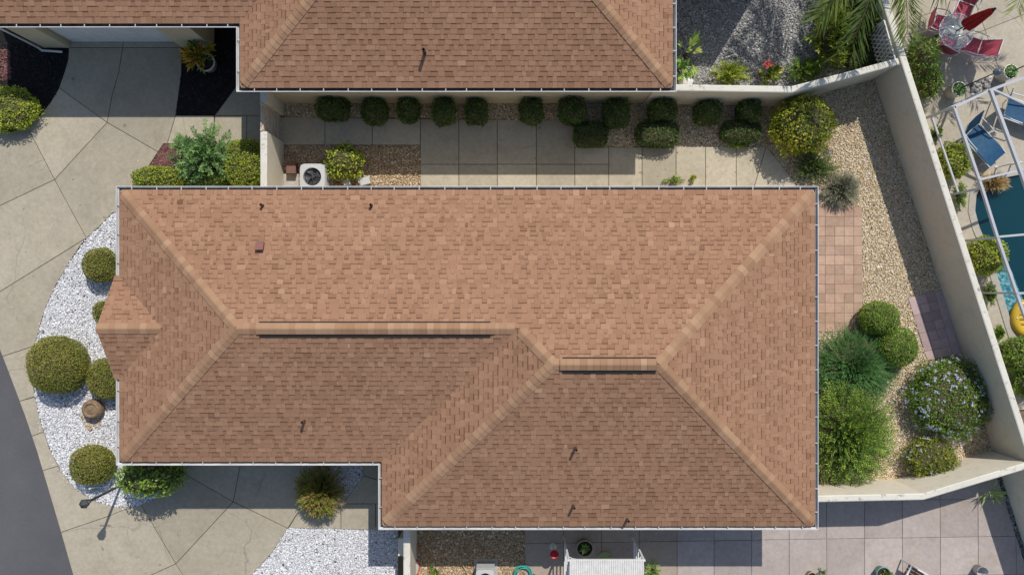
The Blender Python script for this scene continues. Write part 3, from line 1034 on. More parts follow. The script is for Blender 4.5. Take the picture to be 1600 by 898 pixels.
def make_shingles():
    """All shingle tabs of the roof pattern: (verts, faces, tones) in house coordinates."""
    tabs = []
    for (d, p0, poly) in PLANES:
        d, p0 = Vector(d), Vector(p0)
        t = Vector((-d.y, d.x))
        n3 = Vector((d.x * ST, d.y * ST, CT))

        def P3(u, v, h):
            q = p0 + t * u - d * (v * CT)
            return Vector((q.x, q.y, ZE + v * ST)) + n3 * h
        UV = [((Vector(p) - p0).dot(t), -(Vector(p) - p0).dot(d) / CT) for p in poly]
        if area2(UV) < 0:
            UV = UV[::-1]
        vmax = max(p[1] for p in UV)
        nc = int(math.ceil(vmax / EXPO))
        for j in range(nc):
            v0, v1 = j * EXPO, (j + 1) * EXPO
            band = clip_axis(clip_axis(UV, 1, v0, True), 1, min(v1 + 0.03, vmax), False)
            if len(band) < 3:
                continue
            u0, u1 = min(p[0] for p in band), max(p[0] for p in band)
            u = u0 - random.uniform(0, 0.3)
            raised = random.random() < 0.5
            while u < u1:
                w = random.choice((0.1, 0.13, 0.16, 0.16, 0.2, 0.24)) if raised else random.choice((0.07, 0.1, 0.13, 0.16, 0.2))
                w *= random.uniform(0.9, 1.1)
                cell = clip_axis(clip_axis(band, 0, u + 0.002, True), 0, u + w - 0.002, False)
                u += w
                rs = raised
                raised = not raised if random.random() < 0.86 else raised
                if len(cell) < 3 or area2(cell) < 0.0006:
                    continue
                tone = min(1, max(0.05, random.gauss(0.53 if rs else 0.48, 0.08)))
                if random.random() < 0.06:
                    tone = min(1.0, tone + 0.15)
                lowh = (0.0115 if rs else 0.0065) + random.uniform(-0.001, 0.002)
                if j == 0:
                    cell = [(a, -0.035 if abs(b_) < 1e-5 else b_) for a, b_ in cell]
                pieces = [(cell, tone)]
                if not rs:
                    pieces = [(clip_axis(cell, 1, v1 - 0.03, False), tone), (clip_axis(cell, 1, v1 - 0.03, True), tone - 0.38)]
                V, Fc, Tn = [], [], []
                for pc, tn in pieces:
                    if len(pc) < 3:
                        continue
                    k = len(V)
                    m_ = len(pc)
                    for a, b_ in pc:
                        f = min(1, max(0, (b_ - v0) / EXPO))
                        V.append(P3(a, b_, lowh * (1 - f) + 0.003 * f))
                    for a, b_ in pc:
                        V.append(P3(a, b_, -0.002))
                    Fc.append(tuple(range(k, k + m_)))
                    Tn.append(tn)
                    for i in range(m_):
                        i2 = (i + 1) % m_
                        if abs(pc[i][1] - pc[i2][1]) < 1e-4 and pc[i][1] > v0 + 0.02:
                            continue
                        Fc.append((k + i, k + m_ + i, k + m_ + i2, k + i2))
                        Tn.append(tn - 0.12)
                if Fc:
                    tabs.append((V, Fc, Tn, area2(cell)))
    return tabs


TABS = make_shingles()
HIPS = [((*NW, ZE), (*R1S, z1), False), ((*SW, ZE), (*R1S, z1), False), ((*SB, ZE), (*R2S, z2), False), ((*R1E, z1), (*R2S, z2), False),
        ((*NE, ZE), (*R2E, z2), False), ((*SE, ZE), (*R2E, z2), False), ((*R1S, z1), (*R1E, z1), True), ((*R2S, z2), (*R2E, z2), True),
        ((XG, YC, ZE + PITCH * GW), (*GP, ZE + PITCH * GW), True)]
VENT_RUNS = [((-6.2, y1, z1), (-0.5, y1, z1)), ((1.08, y2, z2), (3.42, y2, z2))]


def in_view(p, pad=30):
    k = F / (H - p[2])
    x, y = 800 + p[0] * k, 449 - p[1] * k
    return -pad < x < 1600 + pad and -pad < y < 898 + pad


def add_tab(mb, tab, off=None):
    V, Fc, Tn, _ = tab
    k = len(mb.v)
    mb.v += [tuple(p) for p in V]
    for f, t in zip(Fc, Tn):
        mb.f.append([i + k for i in f])
        mb.t.append(max(0.0, t))
        mb.m.append(0)
        mb.sm.append(False)


def cap_piece(Ldir, n1, n2, expo, half, name):
    """One folded cap shingle at the origin lying along Ldir, wings down both slopes."""
    L = Vector(Ldir).normalized()
    w = []
    for n_ in (n1, n2):
        s = Vector(n_).cross(L).normalized()
        w.append(s if s.z < 0 or abs(s.z) < 1e-6 else -s)
    up = (Vector(n1) + Vector(n2)).normalized()
    mb = MB()
    ln = expo + 0.05
    rows = []
    for (s, h) in ((0.0, 0.036), (ln, 0.021)):
        c = L * s + up * h
        rows.append([c + w[0] * half - up * 0.006, c + w[0] * half * 0.12, c + w[1] * half * 0.12, c + w[1] * half - up * 0.006])
    a, b_ = rows
    V = a + b_ + [p - up * 0.022 for p in a] + [p - up * 0.006 for p in b_]
    Fs = [(0, 1, 5, 4), (1, 2, 6, 5), (2, 3, 7, 6), (0, 8, 9, 1), (1, 9, 10, 2), (2, 10, 11, 3), (0, 4, 12, 8), (3, 11, 15, 7), (4, 5, 13, 12), (5, 6, 14, 13), (6, 7, 15, 14)]
    fixed = []
    for f in Fs:
        p = [V[i] for i in f]
        nn = (p[1] - p[0]).cross(p[2] - p[0])
        cc = sum(p, Vector()) / 4
        want = up if f in Fs[:3] else (cc - (L * ln / 2 + up * 0.0))
        fixed.append(f if nn.dot(want) > 0 else f[::-1])
    mb.add(V, fixed)
    o = mb.build(name, 'cap_shingle', tones=True)
    me = o.data
    bpy.data.objects.remove(o)
    return me


def house(ox, oy, label, ours):
    root = thing('house', label, 'house', (ox, oy, 0))
    O = Vector((ox, oy, 0))
    # walls
    foot = [(-9.85, -4.37), (-9.09, -4.37), (-9.09, -4.16), (-5.86, -4.16), (-5.86, -4.37), (-4.94, -4.37), (-4.94, -3.4), (-3.05, -3.4), (-3.05, -5.97),
            (7.45, -5.97), (7.45, 2.25), (-9.85, 2.25)]
    mb = MB()
    mb.prism(foot, -0.04, 2.36)
    mb.build('wall', 'stucco_cream', root)
    mb = MB()
    mb.prism([SW, IB, SB, SE, NE, NW], 2.361, 2.40)
    mb.build('soffit', 'soffit', root)
    mb = MB()
    lp = [SW, IB, SB, SE, NE, NW]
    inn = offset_loop(lp, 0.03)
    for i in range(6):
        j = (i + 1) % 6
        mb.prism([lp[i], lp[j], inn[j], inn[i]], 2.33, 2.50)
    mb.build('fascia', 'white_metal', root)
    # garage door in its recess, each ribbed section a panel
    gd = link('garage_door', None, root, (-7.475, -4.18, 0.03))
    for k in range(4):
        mb = MB()
        mb.box((0, 0, 0.26), (3.1, 0.04, 0.505))
        for q in range(4):
            mb.box((-1.16 + q * 0.773, -0.025, 0.26), (0.62, 0.012, 0.34))
        mb.build('panel', 'white_metal', gd, loc=(0, 0, k * 0.515))
    mb = MB()
    mb.box((0, 0.02, 2.19), (3.2, 0.06, 0.16))
    mb.build('header', 'white_metal', gd)
    # gable over the front window
    mb = MB()
    mb.prism([(-10.22, YC - 1.12), (-9.852, YC - 1.12), (-9.852, YC + 1.12), (-10.22, YC + 1.12)], -0.04, 2.48)
    zg = ZE + PITCH * GW - 0.06
    mb.add([(-10.24, YC - GW + 0.06, 2.47), (-10.24, YC + GW - 0.06, 2.47), (-10.24, YC, zg), (-9.9, YC - GW + 0.06, 2.47), (-9.9, YC + GW - 0.06, 2.47), (-9.9, YC, zg)],
           [(0, 2, 1), (3, 4, 5), (0, 1, 4, 3), (1, 2, 5, 4), (2, 0, 3, 5)])
    mb.build('bay_wall', 'stucco_cream', root)
    mb = MB()
    for s in (-1, 1):
        mb.bar((XE + 0.012, YC + s * GW, ZE - 0.085), (XG + 0.012, YC, ZE + PITCH * GW - 0.085), 0.02, 0.13)
    mb.build('rake_board', 'white_metal', root)
    # roof sheathing
    mb = MB()
    for d, p0, poly in PLANES:
        q = poly if area2(poly) > 0 else poly[::-1]
        pts = []
        for p in q:
            dist = (Vector(p0) - Vector(p)).dot(Vector(d))
            pts.append((p[0], p[1], ZE + PITCH * dist - 0.004))
        mb.add(pts, [tuple(range(len(pts)))])
    roof = mb.build('roof', 'deck_wood', root)
    # shingles: the largest in view singly, the rest in one piece
    order = sorted(range(len(TABS)), key=lambda i: -TABS[i][3])
    pick = set()
    for i in order:
        if len(pick) == 300:
            break
        c = sum(TABS[i][0], Vector()) / len(TABS[i][0])
        if in_view(c + O, -8):
            pick.add(i)
    rest = MB()
    for i, tb in enumerate(TABS):
        if i in pick:
            m1 = MB()
            add_tab(m1, tb)
            c = sum(tb[0], Vector()) / len(tb[0])
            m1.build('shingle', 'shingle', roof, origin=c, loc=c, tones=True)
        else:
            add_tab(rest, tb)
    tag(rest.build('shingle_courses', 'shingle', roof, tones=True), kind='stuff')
    # hip and ridge caps
    far = MB()
    for a, b_, level in HIPS:
        a, b_ = Vector(a), Vector(b_)
        L = (b_ - a)
        ln = L.length
        L.normalize()
        if level:
            if abs(L.y) < 1e-6:
                n1, n2 = Vector((0, ST, CT)), Vector((0, -ST, CT))
        else:
            n1 = Vector((-ST if L.x > 0 else ST, 0, CT))
            n2 = Vector((0, -ST if L.y > 0 else ST, CT))
        expo = 0.158
        me = cap_piece(L, n1, n2, expo, 0.148, 'ridge_cap')
        k = int((ln - (0.0 if level else 0.1)) / expo)
        for i in range(k):
            p = a + L * (i * expo + (0.0 if level else 0.1))
            if level:
                for (s, e_) in VENT_RUNS:
                    if abs(s[1] - p.y) < 0.05 and s[0] - 0.06 < p.x < e_[0] - 0.06:
                        p = p + Vector((0, 0, 0.034))
            if in_view(p + O):
                link('ridge_cap', me, roof, p)
            else:
                for vv in me.polygons:
                    far.add([me.vertices[q].co + p for q in vv.vertices], [tuple(range(len(vv.vertices)))], 0, random.random())
    if far.v:
        tag(far.build('ridge_cap_run', 'cap_shingle', roof, tones=True), kind='stuff')
    for s, e_ in VENT_RUNS:
        mb = MB()
        w, ws = 0.168, 0.205
        sec = [(-ws, -ws * PITCH + 0.004), (-ws, -ws * PITCH + 0.04), (0, 0.042), (w, -w * PITCH + 0.04), (w, -w * PITCH + 0.004)]
        V = [(x, s[1] + q[0], s[2] + q[1]) for x in (s[0] + 0.12, e_[0] - 0.02) for q in sec]
        mb.add(V, [(0, 1, 6, 5), (1, 2, 7, 6), (2, 3, 8, 7), (3, 4, 9, 8), (0, 4, 3, 2, 1), (5, 6, 7, 8, 9)])
        mb.build('ridge_vent', 'vent_black', roof)
    # gutters and their hangers
    loop = [SW, IB, SB, SE, NE, NW, GA, GB]
    prof = [(0.0, 0.0), (0.0, -0.12), (0.09, -0.12), (0.128, -0.045), (0.128, 0.0), (0.112, 0.0), (0.112, -0.04), (0.082, -0.085), (0.006, -0.085), (0.006, 0.0)]
    rings = [offset_loop(loop, -o_ - 0.002) for o_, _ in prof]
    hm = MB()
    hm.box((0.06, 0, -0.004), (0.122, 0.024, 0.01))
    hob = hm.build('gutter_hanger', 'hanger_grey')
    hme = hob.data
    bpy.data.objects.remove(hob)
    for i in range(len(loop)):
        j = (i + 1) % len(loop)
        if loop[i] == GA:
            continue
        mb = MB()
        n = len(prof)
        V = [(rings[k][i][0], rings[k][i][1], 2.475 + prof[k][1]) for k in range(n)] + [(rings[k][j][0], rings[k][j][1], 2.475 + prof[k][1]) for k in range(n)]
        for k in range(n):
            k2 = (k + 1) % n
            mb.add([V[k], V[k2], V[n + k2], V[n + k]], [(0, 1, 2, 3)], 1 if k == 7 else 0)
        mb.add(V[:n], [tuple(range(n))[::-1]])
        mb.add(V[n:], [tuple(range(n))])
        c = ((loop[i][0] + loop[j][0]) / 2, (loop[i][1] + loop[j][1]) / 2, 2.475)
        g = mb.build('gutter', ['gutter_white', 'gutter_dirt'], root, origin=c, loc=c)
        a, b_ = Vector(loop[i]), Vector(loop[j])
        dv = (b_ - a)
        ln = dv.length
        dv.normalize()
        out = Vector((dv.y, -dv.x))
        k = max(1, int(ln / 0.6))
        for q in range(k):
            p = a + dv * (ln * (q + 0.5) / k + random.uniform(-0.05, 0.05))
            if not in_view(O + Vector((p.x, p.y, 2.5)), 5):
                continue
            ho = link('gutter_hanger', hme, g, (p.x - c[0], p.y - c[1], 0.001))
            ho.rotation_euler = (0, 0, math.atan2(out.y, out.x))
    mb = MB()
    mb.tube([(-9.9, -4.5, 2.36), (-9.9, -4.43, 2.2), (-9.9, -4.42, 0.25), (-9.86, -4.47, 0.1), (-9.3, -4.5, 0.06)], 0.035, 6)
    mb.build('downspout', 'white_metal', root)
    return root, roof


NOFF = (-3.66, 11.28)
home, home_roof = house(0.0, 0.0, 'large brown shingled house with white gutters filling the middle of the picture', True)
nbr, nbr_roof = house(NOFF[0], NOFF[1], 'neighbouring brown shingled house cut off by the top edge', False)


def vent(px, py, roof, off, h=0.3, rad=0.035):
    z = 3.5
    for _ in range(8):
        p = at(px, py, z)
        z = roof_z(p.x - off[0], p.y - off[1])
    loc = Vector((p.x - off[0], p.y - off[1], z))
    mb = MB()
    mb.lathe([(rad, -0.08), (rad, h), (rad * 0.75, h), (rad * 0.7, h - 0.06)], 12)
    v = mb.build('vent_pipe', 'pipe_brown', roof, loc=loc)
    return v


for (px, py, h) in ((411, 321, 0.2), (581, 321, 0.2), (476, 657, 0.28), (899, 699, 0.3), (896, 789, 0.28), (980, 810, 0.24)):
    vent(px, py, home_roof, (0, 0), h)
vent(664, 84, nbr_roof, NOFF, 0.36, 0.045)
z = 3.4
for _ in range(8):
    p = at(408, 384, z)
    z = roof_z(p.x, p.y)
mb = MB()
Mx = Matrix.Rotation(-TH, 3, 'X')
mb.box((0, 0, 0.05), (0.17, 0.19, 0.16), 0, 0, Mx)
mb.box((0, -0.01, 0.14), (0.2, 0.22, 0.025), 0, 0, Mx)
mb.build('box_vent', 'vent_red', home_roof, loc=p)
# covered lanai behind the neighbour's house, beyond the top edge
mb = MB()
mb.prism([(4.2 - NOFF[0], 8.24 - NOFF[1]), (6.5 - NOFF[0], 8.24 - NOFF[1]), (8.1 - NOFF[0], 10.9 - NOFF[1]), (8.1 - NOFF[0], 13.2 - NOFF[1]), (4.2 - NOFF[0], 13.2 - NOFF[1])], 2.42, 2.56)
for q in ((6.4, 8.36), (7.95, 10.95), (7.95, 13.0)):
    mb.box((q[0] - NOFF[0], q[1] - NOFF[1], 1.2), (0.12, 0.12, 2.44))
mb.build('lanai_roof', 'white_metal', nbr)


# ------------------------------------------------------------------ garden walls and gate
def wall(name, label, path_px, thick, height, side, mat='stucco_white', cap=True):
    """Stucco wall whose visible face stands on path_px; the body lies on the given side of it."""
    path = [at(*p).xy for p in path_px]

    def off(d):
        out = []
        n = len(path)
        for i in range(n):
            a = (path[i] - path[i - 1]).normalized() if i else None
            b_ = (path[i + 1] - path[i]).normalized() if i < n - 1 else None
            a, b_ = a or b_, b_ or a
            n1, n2 = Vector((-a.y, a.x)), Vector((-b_.y, b_.x))
            out.append(tuple(path[i] + (n1 + n2) * (d / max(0.35, 1 + n1.dot(n2)))))
        return out
    mid = path[len(path) // 2]
    root = thing(name, label, 'wall', (mid.x, mid.y, 0))
    mb = MB()
    A, B = off(0), off(side * thick)
    mb.prism(A + B[::-1], -0.05, height - 0.05)
    mb.build('wall_body', mat, root, origin=(mid.x, mid.y, 0))
    A, B = off(-side * 0.012), off(side * (thick + 0.012))
    A2, B2 = off(side * 0.012), off(side * (thick - 0.012))
    mb = MB()
    n = len(A)
    for i in range(n - 1):
        q = [(*A[i], height - 0.049), (*A[i + 1], height - 0.049), (*A[i + 1], height - 0.014), (*A[i], height - 0.014), (*A2[i], height), (*A2[i + 1], height),
             (*B2[i], height), (*B2[i + 1], height), (*B[i], height - 0.014), (*B[i + 1], height - 0.014), (*B[i], height - 0.049), (*B[i + 1], height - 0.049)]
        fs = [(0, 1, 2, 3), (3, 2, 5, 4), (4, 5, 7, 6), (6, 7, 9, 8), (8, 9, 11, 10)]
        if side < 0:
            fs = [f[::-1] for f in fs]
        mb.add(q, fs)
    for i in (0, n - 1):
        mb.add([(*A[i], height - 0.049), (*A[i], height - 0.014), (*A2[i], height), (*B2[i], height), (*B[i], height - 0.014), (*B[i], height - 0.049)], [(0, 1, 2, 3, 4, 5)])
    mb.build('coping', 'wall_cap', root, origin=(mid.x, mid.y, 0))
    return root


wall('garden_wall', 'long pale stucco wall running diagonally down the right side of the garden', [(1308, -60), (1366, 124), (1470, 450), (1551, 702), (1645, 996)], 0.15, 1.65, 1)
wall('garden_wall', 'cream wall leading from the neighbour house past the clipped hedges', [(1006, 163), (1207, 166), (1281, 147), (1362, 125)], 0.15, 1.65, 1)
wall('garden_wall', 'bent pale wall closing the garden at the bottom right, behind the blue flowers', [(1205, 752), (1396, 748), (1546, 703)], 0.15, 1.65, -1)
wall('garden_wall', 'short pale wall beside the gate with mildew spots on its top', [(444, 330), (444, 223)], 0.16, 1.65, 1)
wall('garden_wall', 'stub of cream wall between the gate and the neighbour house', [(444, 181), (444, 158)], 0.16, 1.65, 1)
wall('garden_wall', 'pale wall with a square pier at the bottom edge beside white gravel', [(643, 700), (643, 1010)], 0.16, 1.65, 1)
p = at(638, 838, 0)
g = thing('wall_pier', 'short square pier against the pale bottom wall under the roof edge', 'pier', (p.x, p.y, 0))
mb = MB()
mb.box((0, 0, 0.42), (0.3, 0.45, 0.9))
mb.build('pier_body', 'stucco_cream', g)
mb = MB()
mb.box((0, 0, 0.9), (0.33, 0.48, 0.06))
mb.build('pier_cap', 'wall_cap', g)

ga, gb = at(440, 222).xy, at(440, 182).xy
gx = ga.x - 0.06
gy0, gy1 = ga.y + 0.03, gb.y - 0.03
gate = thing('gate', 'beige boarded garden gate with diagonal braces between the houses', 'gate', (gx, (gy0 + gy1) / 2, 0))
gl = gy1 - gy0
nb = 6
for i in range(nb):
    mb = MB()
    mb.box((0, 0, 0.86), (0.022, gl / nb - 0.012, 1.56))
    mb.build('board', 'gate_paint', gate, loc=(-0.02, -gl / 2 + gl * (i + 0.5) / nb, 0))
for zz in (0.2, 0.86, 1.52):
    mb = MB()
    mb.box((0.01, 0, zz), (0.035, gl, 0.1))
    mb.build('rail', 'gate_paint', gate)
for s in (0, 1):
    mb = MB()
    mb.bar((0.011, -gl / 2 + 0.05, 0.25 + s * 0.66), (0.011, gl / 2 - 0.05, 0.81 + s * 0.66), 0.03, 0.09)
    mb.build('brace', 'gate_paint', gate)
mb = MB()
for s in (-1, 1):
    mb.box((0, s * (gl / 2 + 0.01), 0.82), (0.06, 0.05, 1.72))
mb.build('gate_frame', 'gate_paint', gate)

# ------------------------------------------------------------------ shrubs and trees
HEDGES = [(520, 169, 24, 18, 'first, widest dark clipped shrub of the row below the neighbour roof, nearest the gate'),
          (585, 174, 20, 20, 'second dark clipped shrub from the gate in the row along the cream wall'),
          (638, 172, 17, 18, 'third dark clipped shrub from the gate in the row along the cream wall'),
          (693, 174, 17, 19, 'fourth dark clipped shrub from the gate in the row along the cream wall'),
          (744, 174, 17, 19, 'fifth dark clipped shrub from the gate, just before the widest gap in the row'),
          (830, 173, 18, 20, 'sixth dark clipped shrub from the gate, just after the widest gap in the row'),
          (894, 173, 20, 20, 'seventh dark clipped shrub from the gate, above the low block shrub by the slabs'),
          (963, 177, 19, 21, 'eighth dark clipped shrub from the gate in the row along the cream wall'),
          (1035, 172, 21, 17, 'ninth dark clipped shrub from the gate, touching the neighbour roof corner'),
          (1106, 176, 19, 17, 'second to last clipped shrub of the wall row, toward the yellow bush'),
          (1170, 173, 17, 17, 'last clipped shrub of the wall row, nearest the yellow bush')]
for (px, py, a, b_, lb) in HEDGES:
    bush('clipped_shrub', lb, px, py, a, b_, 0.95 + random.uniform(-0.1, 0.12), 'leaf_hedge', 0.05, 0.6, 1.0, random.uniform(2.6, 3.8), 'clipped shrubs along the cream wall', lump=0.07, shell=0.07, tone=(0.36, 0.2), patch=0.1)
for (px, py, a, b_, lb) in ((923, 210, 26, 19, 'low dark block shrub left of three at the top edge of the side path'),
                            (1027, 209, 32, 20, 'wide low dark block shrub, middle of three beside the side path'),
                            (1157, 206, 30, 17, 'low dark block shrub, right of three beside the side path')):
    bush('clipped_shrub', lb, px, py, a, b_, 0.6, 'leaf_dark', 0.045, 0.6, 1.0, 3.6, 'low block shrubs by the side path', lump=0.04, tone=(0.45, 0.2))
bush('small_shrub', 'bright green tuft spilling onto the sunlit slabs below the block shrub', 1155, 223, 15, 8, 0.3, 'leaf_green', 0.05, 0.6, 1.0, lump=0.15, shell=0.15, tone=(0.65, 0.2))
bush('lime_shrub', 'sunlit yellow green leafy shrub beside the round fan unit', 538, 253, 29, 27, 0.95, 'leaf_lime', 0.075, 0.55, 0.8, lump=0.14, shell=0.16, tone=(0.55, 0.27))
bush('yellow_shrub', 'large yellow leaved shrub in front of the corner of the walls', 1254, 195, 50, 47, 1.5, 'leaf_yellow', 0.07, 0.55, 0.8, lump=0.08, shell=0.12, tone=(0.5, 0.27), patch=0.25)
spray('olive_shrub', 'thin dark olive shrub under the yellow bush by the roof corner', 1276, 260, 40, 28, 0.55, 'leaf_dark', 240, 13, 0.05, 0.4, 0.7, tone=(0.6, 0.25))
spray('grey_shrub', 'round grey green fuzzy shrub touching the terracotta paving', 1318, 294, 33, 32, 0.6, 'leaf_grey', 640, 14, 0.05, 0.16, 0.45, 0.1, tone=(0.5, 0.25), start=0.45)
bush('ball_shrub', 'clipped round green ball, upper of the two beside the paving', 1374, 497, 29, 25, 0.95, 'leaf_green', 0.034, 0.6, 1.0, 2.3, group='paired ball shrubs', lump=0.025, shell=0.03, tone=(0.58, 0.2))
bush('ball_shrub', 'clipped round green ball, lower of the two beside the juniper', 1402, 542, 30, 30, 0.95, 'leaf_green', 0.034, 0.6, 1.0, 2.3, group='paired ball shrubs', lump=0.025, shell=0.03, tone=(0.58, 0.2))
spray('juniper', 'dark blue green spreading juniper with spiky shoots against the roof edge', 1340, 574, 76, 68, 0.9, 'leaf_juniper', 1700, 15, 0.06, 0.24, 0.5, 0.1, tone=(0.55, 0.2), start=0.5, core=0.7)
spray('willowy_shrub', 'big loose green shrub with narrow leaves spilling over the bottom garden wall', 1333, 682, 80, 92, 1.7, 'leaf_green', 1150, 16, 0.085, 0.26, 0.75, 0.2, tone=(0.47, 0.3), start=0.45, core=0.6)
bush('plumbago', 'wide dark green shrub dotted with many pale blue flowers', 1486, 622, 67, 63, 0.95, 'leaf_green', 0.055, 0.5, 0.8, lump=0.09, shell=0.13, tone=(0.42, 0.2), flowers=165, fmat='flower_blue')
bush('plumbago', 'smaller yellow green shrub with a few pale blue flowers below the plumbago', 1456, 716, 43, 33, 0.8, 'leaf_yellow', 0.06, 0.45, 0.7, lump=0.13, shell=0.16, tone=(0.3, 0.22), flowers=26, fmat='flower_blue')

for (px, py, a, b_, h, lb) in ((156, 414, 25, 26, 0.8, 'round olive clipped bush at the top of the white gravel'),
                               (160, 487, 13, 16, 0.6, 'sliver of clipped bush tucked under the small front gable'),
                               (89, 570, 45, 44, 1.05, 'largest round olive clipped bush, at the driveway edge of white gravel'),
                               (167, 591, 29, 31, 0.8, 'round clipped bush half under the roof beside the largest one'),
                               (143, 726, 33, 30, 0.8, 'round olive clipped bush below the clay urn')):
    bush('ball_shrub', lb, px, py, a, b_, h, 'leaf_olive', 0.034, 0.62, 1.05, 2.3, 'clipped bushes in the white gravel', lump=0.03, shell=0.045, tone=(0.58, 0.2), patch=0.12)
bush('leafy_shrub', 'bright green large leaved shrub under the lower left roof corner', 236, 744, 48, 27, 1.75, 'leaf_green', 0.08, 0.6, 0.85, 2.4, lump=0.09, shell=0.12, tone=(0.62, 0.22))
spray('bronze_grass', 'grassy shrub with bronze tips, half in shade on the lower driveway', 497, 770, 40, 46, 1.2, 'leaf_bronze', 800, 13, 0.085, 0.2, 0.4, 0.2, tone=(0.55, 0.35), start=0.35)
spray('fern_shrub', 'feathery blue green shrub with upright leafy stems in the red mulch', 311, 238, 58, 54, 1.35, 'leaf_fern', 105, 34, 0.085, 0.42, 1.15, 0.15, tone=(0.38, 0.2), start=0.2, stem=0.009)
bush('low_hedge', 'low lime green hedge along the upper left roof edge', 248, 278, 40, 17, 0.6, 'leaf_lime', 0.045, 0.6, 1.0, 2.8, lump=0.05, shell=0.06, tone=(0.5, 0.2))
bush('low_hedge', 'square lime green hedge block against the short wall by the gate', 382, 256, 27, 37, 0.8, 'leaf_lime', 0.045, 0.6, 1.0, 3.4, lump=0.04, shell=0.06, tone=(0.5, 0.2))
bush('low_hedge', 'dark green shrub between the two lime hedges under the feathery shrub', 322, 282, 36, 15, 0.5, 'leaf_green', 0.05, 0.55, 0.9, lump=0.1, shell=0.12, tone=(0.4, 0.2))
bush('lime_shrub', 'yellow green spreading shrub at the left edge of the picture', 12, 170, 48, 36, 0.75, 'leaf_lime', 0.055, 0.5, 0.9, lump=0.13, shell=0.14, tone=(0.6, 0.22))
spray('small_plant', 'tiny green weeds against the roof edge on the sunlit path', 1052, 281, 20, 7, 0.3, 'leaf_green', 34, 8, 0.045, 0.5, 0.8, tone=(0.6, 0.2))
spray('small_plant', 'little leafy seedling against the roof edge right of the weeds', 1084, 279, 8, 7, 0.3, 'leaf_yellow', 14, 7, 0.05, 0.55, 0.8, tone=(0.5, 0.2))

# neighbour's yard at the top
spray('broadleaf_plant', 'plant with long pale paddle leaves at the neighbour roof edge', 1076, 80, 22, 26, 0.9, 'leaf_broad', 13, 3, 0.32, 0.34, 0.35, 0.3, tone=(0.55, 0.25), start=0.75, stem=0.012)
spray('broadleaf_plant', 'low clump of broad green leaves between roof edge and white rock', 1064, 107, 16, 17, 0.5, 'leaf_broad', 18, 4, 0.2, 0.3, 0.5, 0.2, tone=(0.45, 0.2), start=0.5)
spray('lime_shrub', 'airy yellow green shrub leaning on the top garden wall', 1142, 113, 36, 24, 0.7, 'leaf_lime', 150, 16, 0.055, 0.4, 0.8, 0.1, tone=(0.45, 0.22), start=0.3)
spray('flowering_plant', 'small plant with pink red blossoms behind the top wall', 1205, 113, 20, 18, 0.55, 'leaf_yellow', 24, 7, 0.12, 0.5, 0.7, tone=(0.35, 0.3), start=0.35)
p = at(1200, 101, 0.6)
fl = thing('blossom', 'cluster of pink red petals over the small plant behind the wall', 'flower', (p.x, p.y, 0))
Pq = RNG.normal(0, 0.055, (46, 3)) * [1, 1, 0.5] + [0, 0, 0.6]
V, T = leaf_arrays(Pq, unit(46), np.tile([0, 0, 1.0], (46, 1)) + unit(46) * 0.5, np.full(46, 0.07), np.full(46, 0.06))
np_mesh('petals', V, T, 'flower_red', np.repeat(RNG.uniform(0, 1, 46), 2), fl)
mb = MB()
mb.tube([(0.03, 0.0, -0.03), (0.01, 0.01, 0.3), (0, 0, 0.6)], 0.008, 5)
mb.build('stem', 'bark', fl)
spray('yard_shrub', 'tall leafy shrub with yellow tips in the shady top corner', 1306, 52, 34, 62, 1.7, 'leaf_lime', 190, 16, 0.12, 0.32, 0.7, 0.2, tone=(0.26, 0.25), start=0.3, core=0.5)
spray('yard_shrub', 'low dark green shrub behind the sloping part of the top wall', 1262, 108, 34, 24, 0.7, 'leaf_green', 170, 14, 0.06, 0.4, 0.7, 0.2, tone=(0.4, 0.2), start=0.3)
spray('yard_shrub', 'dark green shrub mass hanging over the lattice under the palm fronds', 1352, 34, 52, 50, 1.5, 'leaf_palm', 420, 14, 0.13, 0.2, 0.6, 0.25, tone=(0.3, 0.2), start=0.3, core=0.6)
bush('yard_shrub', 'dense dark shrub in deep shade beside the white lattice', 1352, 88, 36, 26, 0.75, 'leaf_dark', 0.07, 0.5, 0.7, lump=0.12, shell=0.15, tone=(0.4, 0.2))
spray('palm_tree', 'palm whose drooping fronds hang in from the top right edge', 0, 0, 2.6, 2.6, 4.3, 'leaf_palm', 9, 150, 0.6, 0.05, 0.62, 0.6, cat='palm', tone=(0.3, 0.15), z0=3.6, start=0.1, loc=(9.2, 8.7, 0), stem=0.02, low=-0.5,
      fronds=[(-106, 0.97), (-128, 1.0), (-76, 0.85), (-40, 0.8), (20, 0.9), (75, 0.9), (120, 1.0), (165, 0.8)])
spray('palm_tree', 'tall palm beyond the top edge, seen by its frond shadows on grey gravel', 0, 0, 2.6, 2.6, 4.6, 'leaf_palm', 9, 110, 0.55, 0.05, 0.62, 0.6, cat='palm', tone=(0.5, 0.15), z0=3.9, start=0.1, loc=(8.9, 11.6, 0), stem=0.02, low=-0.5,
      fronds=[(-100, 1.0), (-122, 1.0), (-30, 0.8), (30, 0.9), (95, 0.9), (150, 1.0)])
spray('palm_tree', 'second palm with green fronds cut off above the red chairs', 0, 0, 1.9, 1.9, 3.6, 'leaf_palm', 20, 70, 0.4, 0.06, 0.75, 0.4, cat='palm', tone=(0.6, 0.2), z0=2.9, start=0.15, loc=(13.3, 8.7, 0), stem=0.016, low=-0.3)

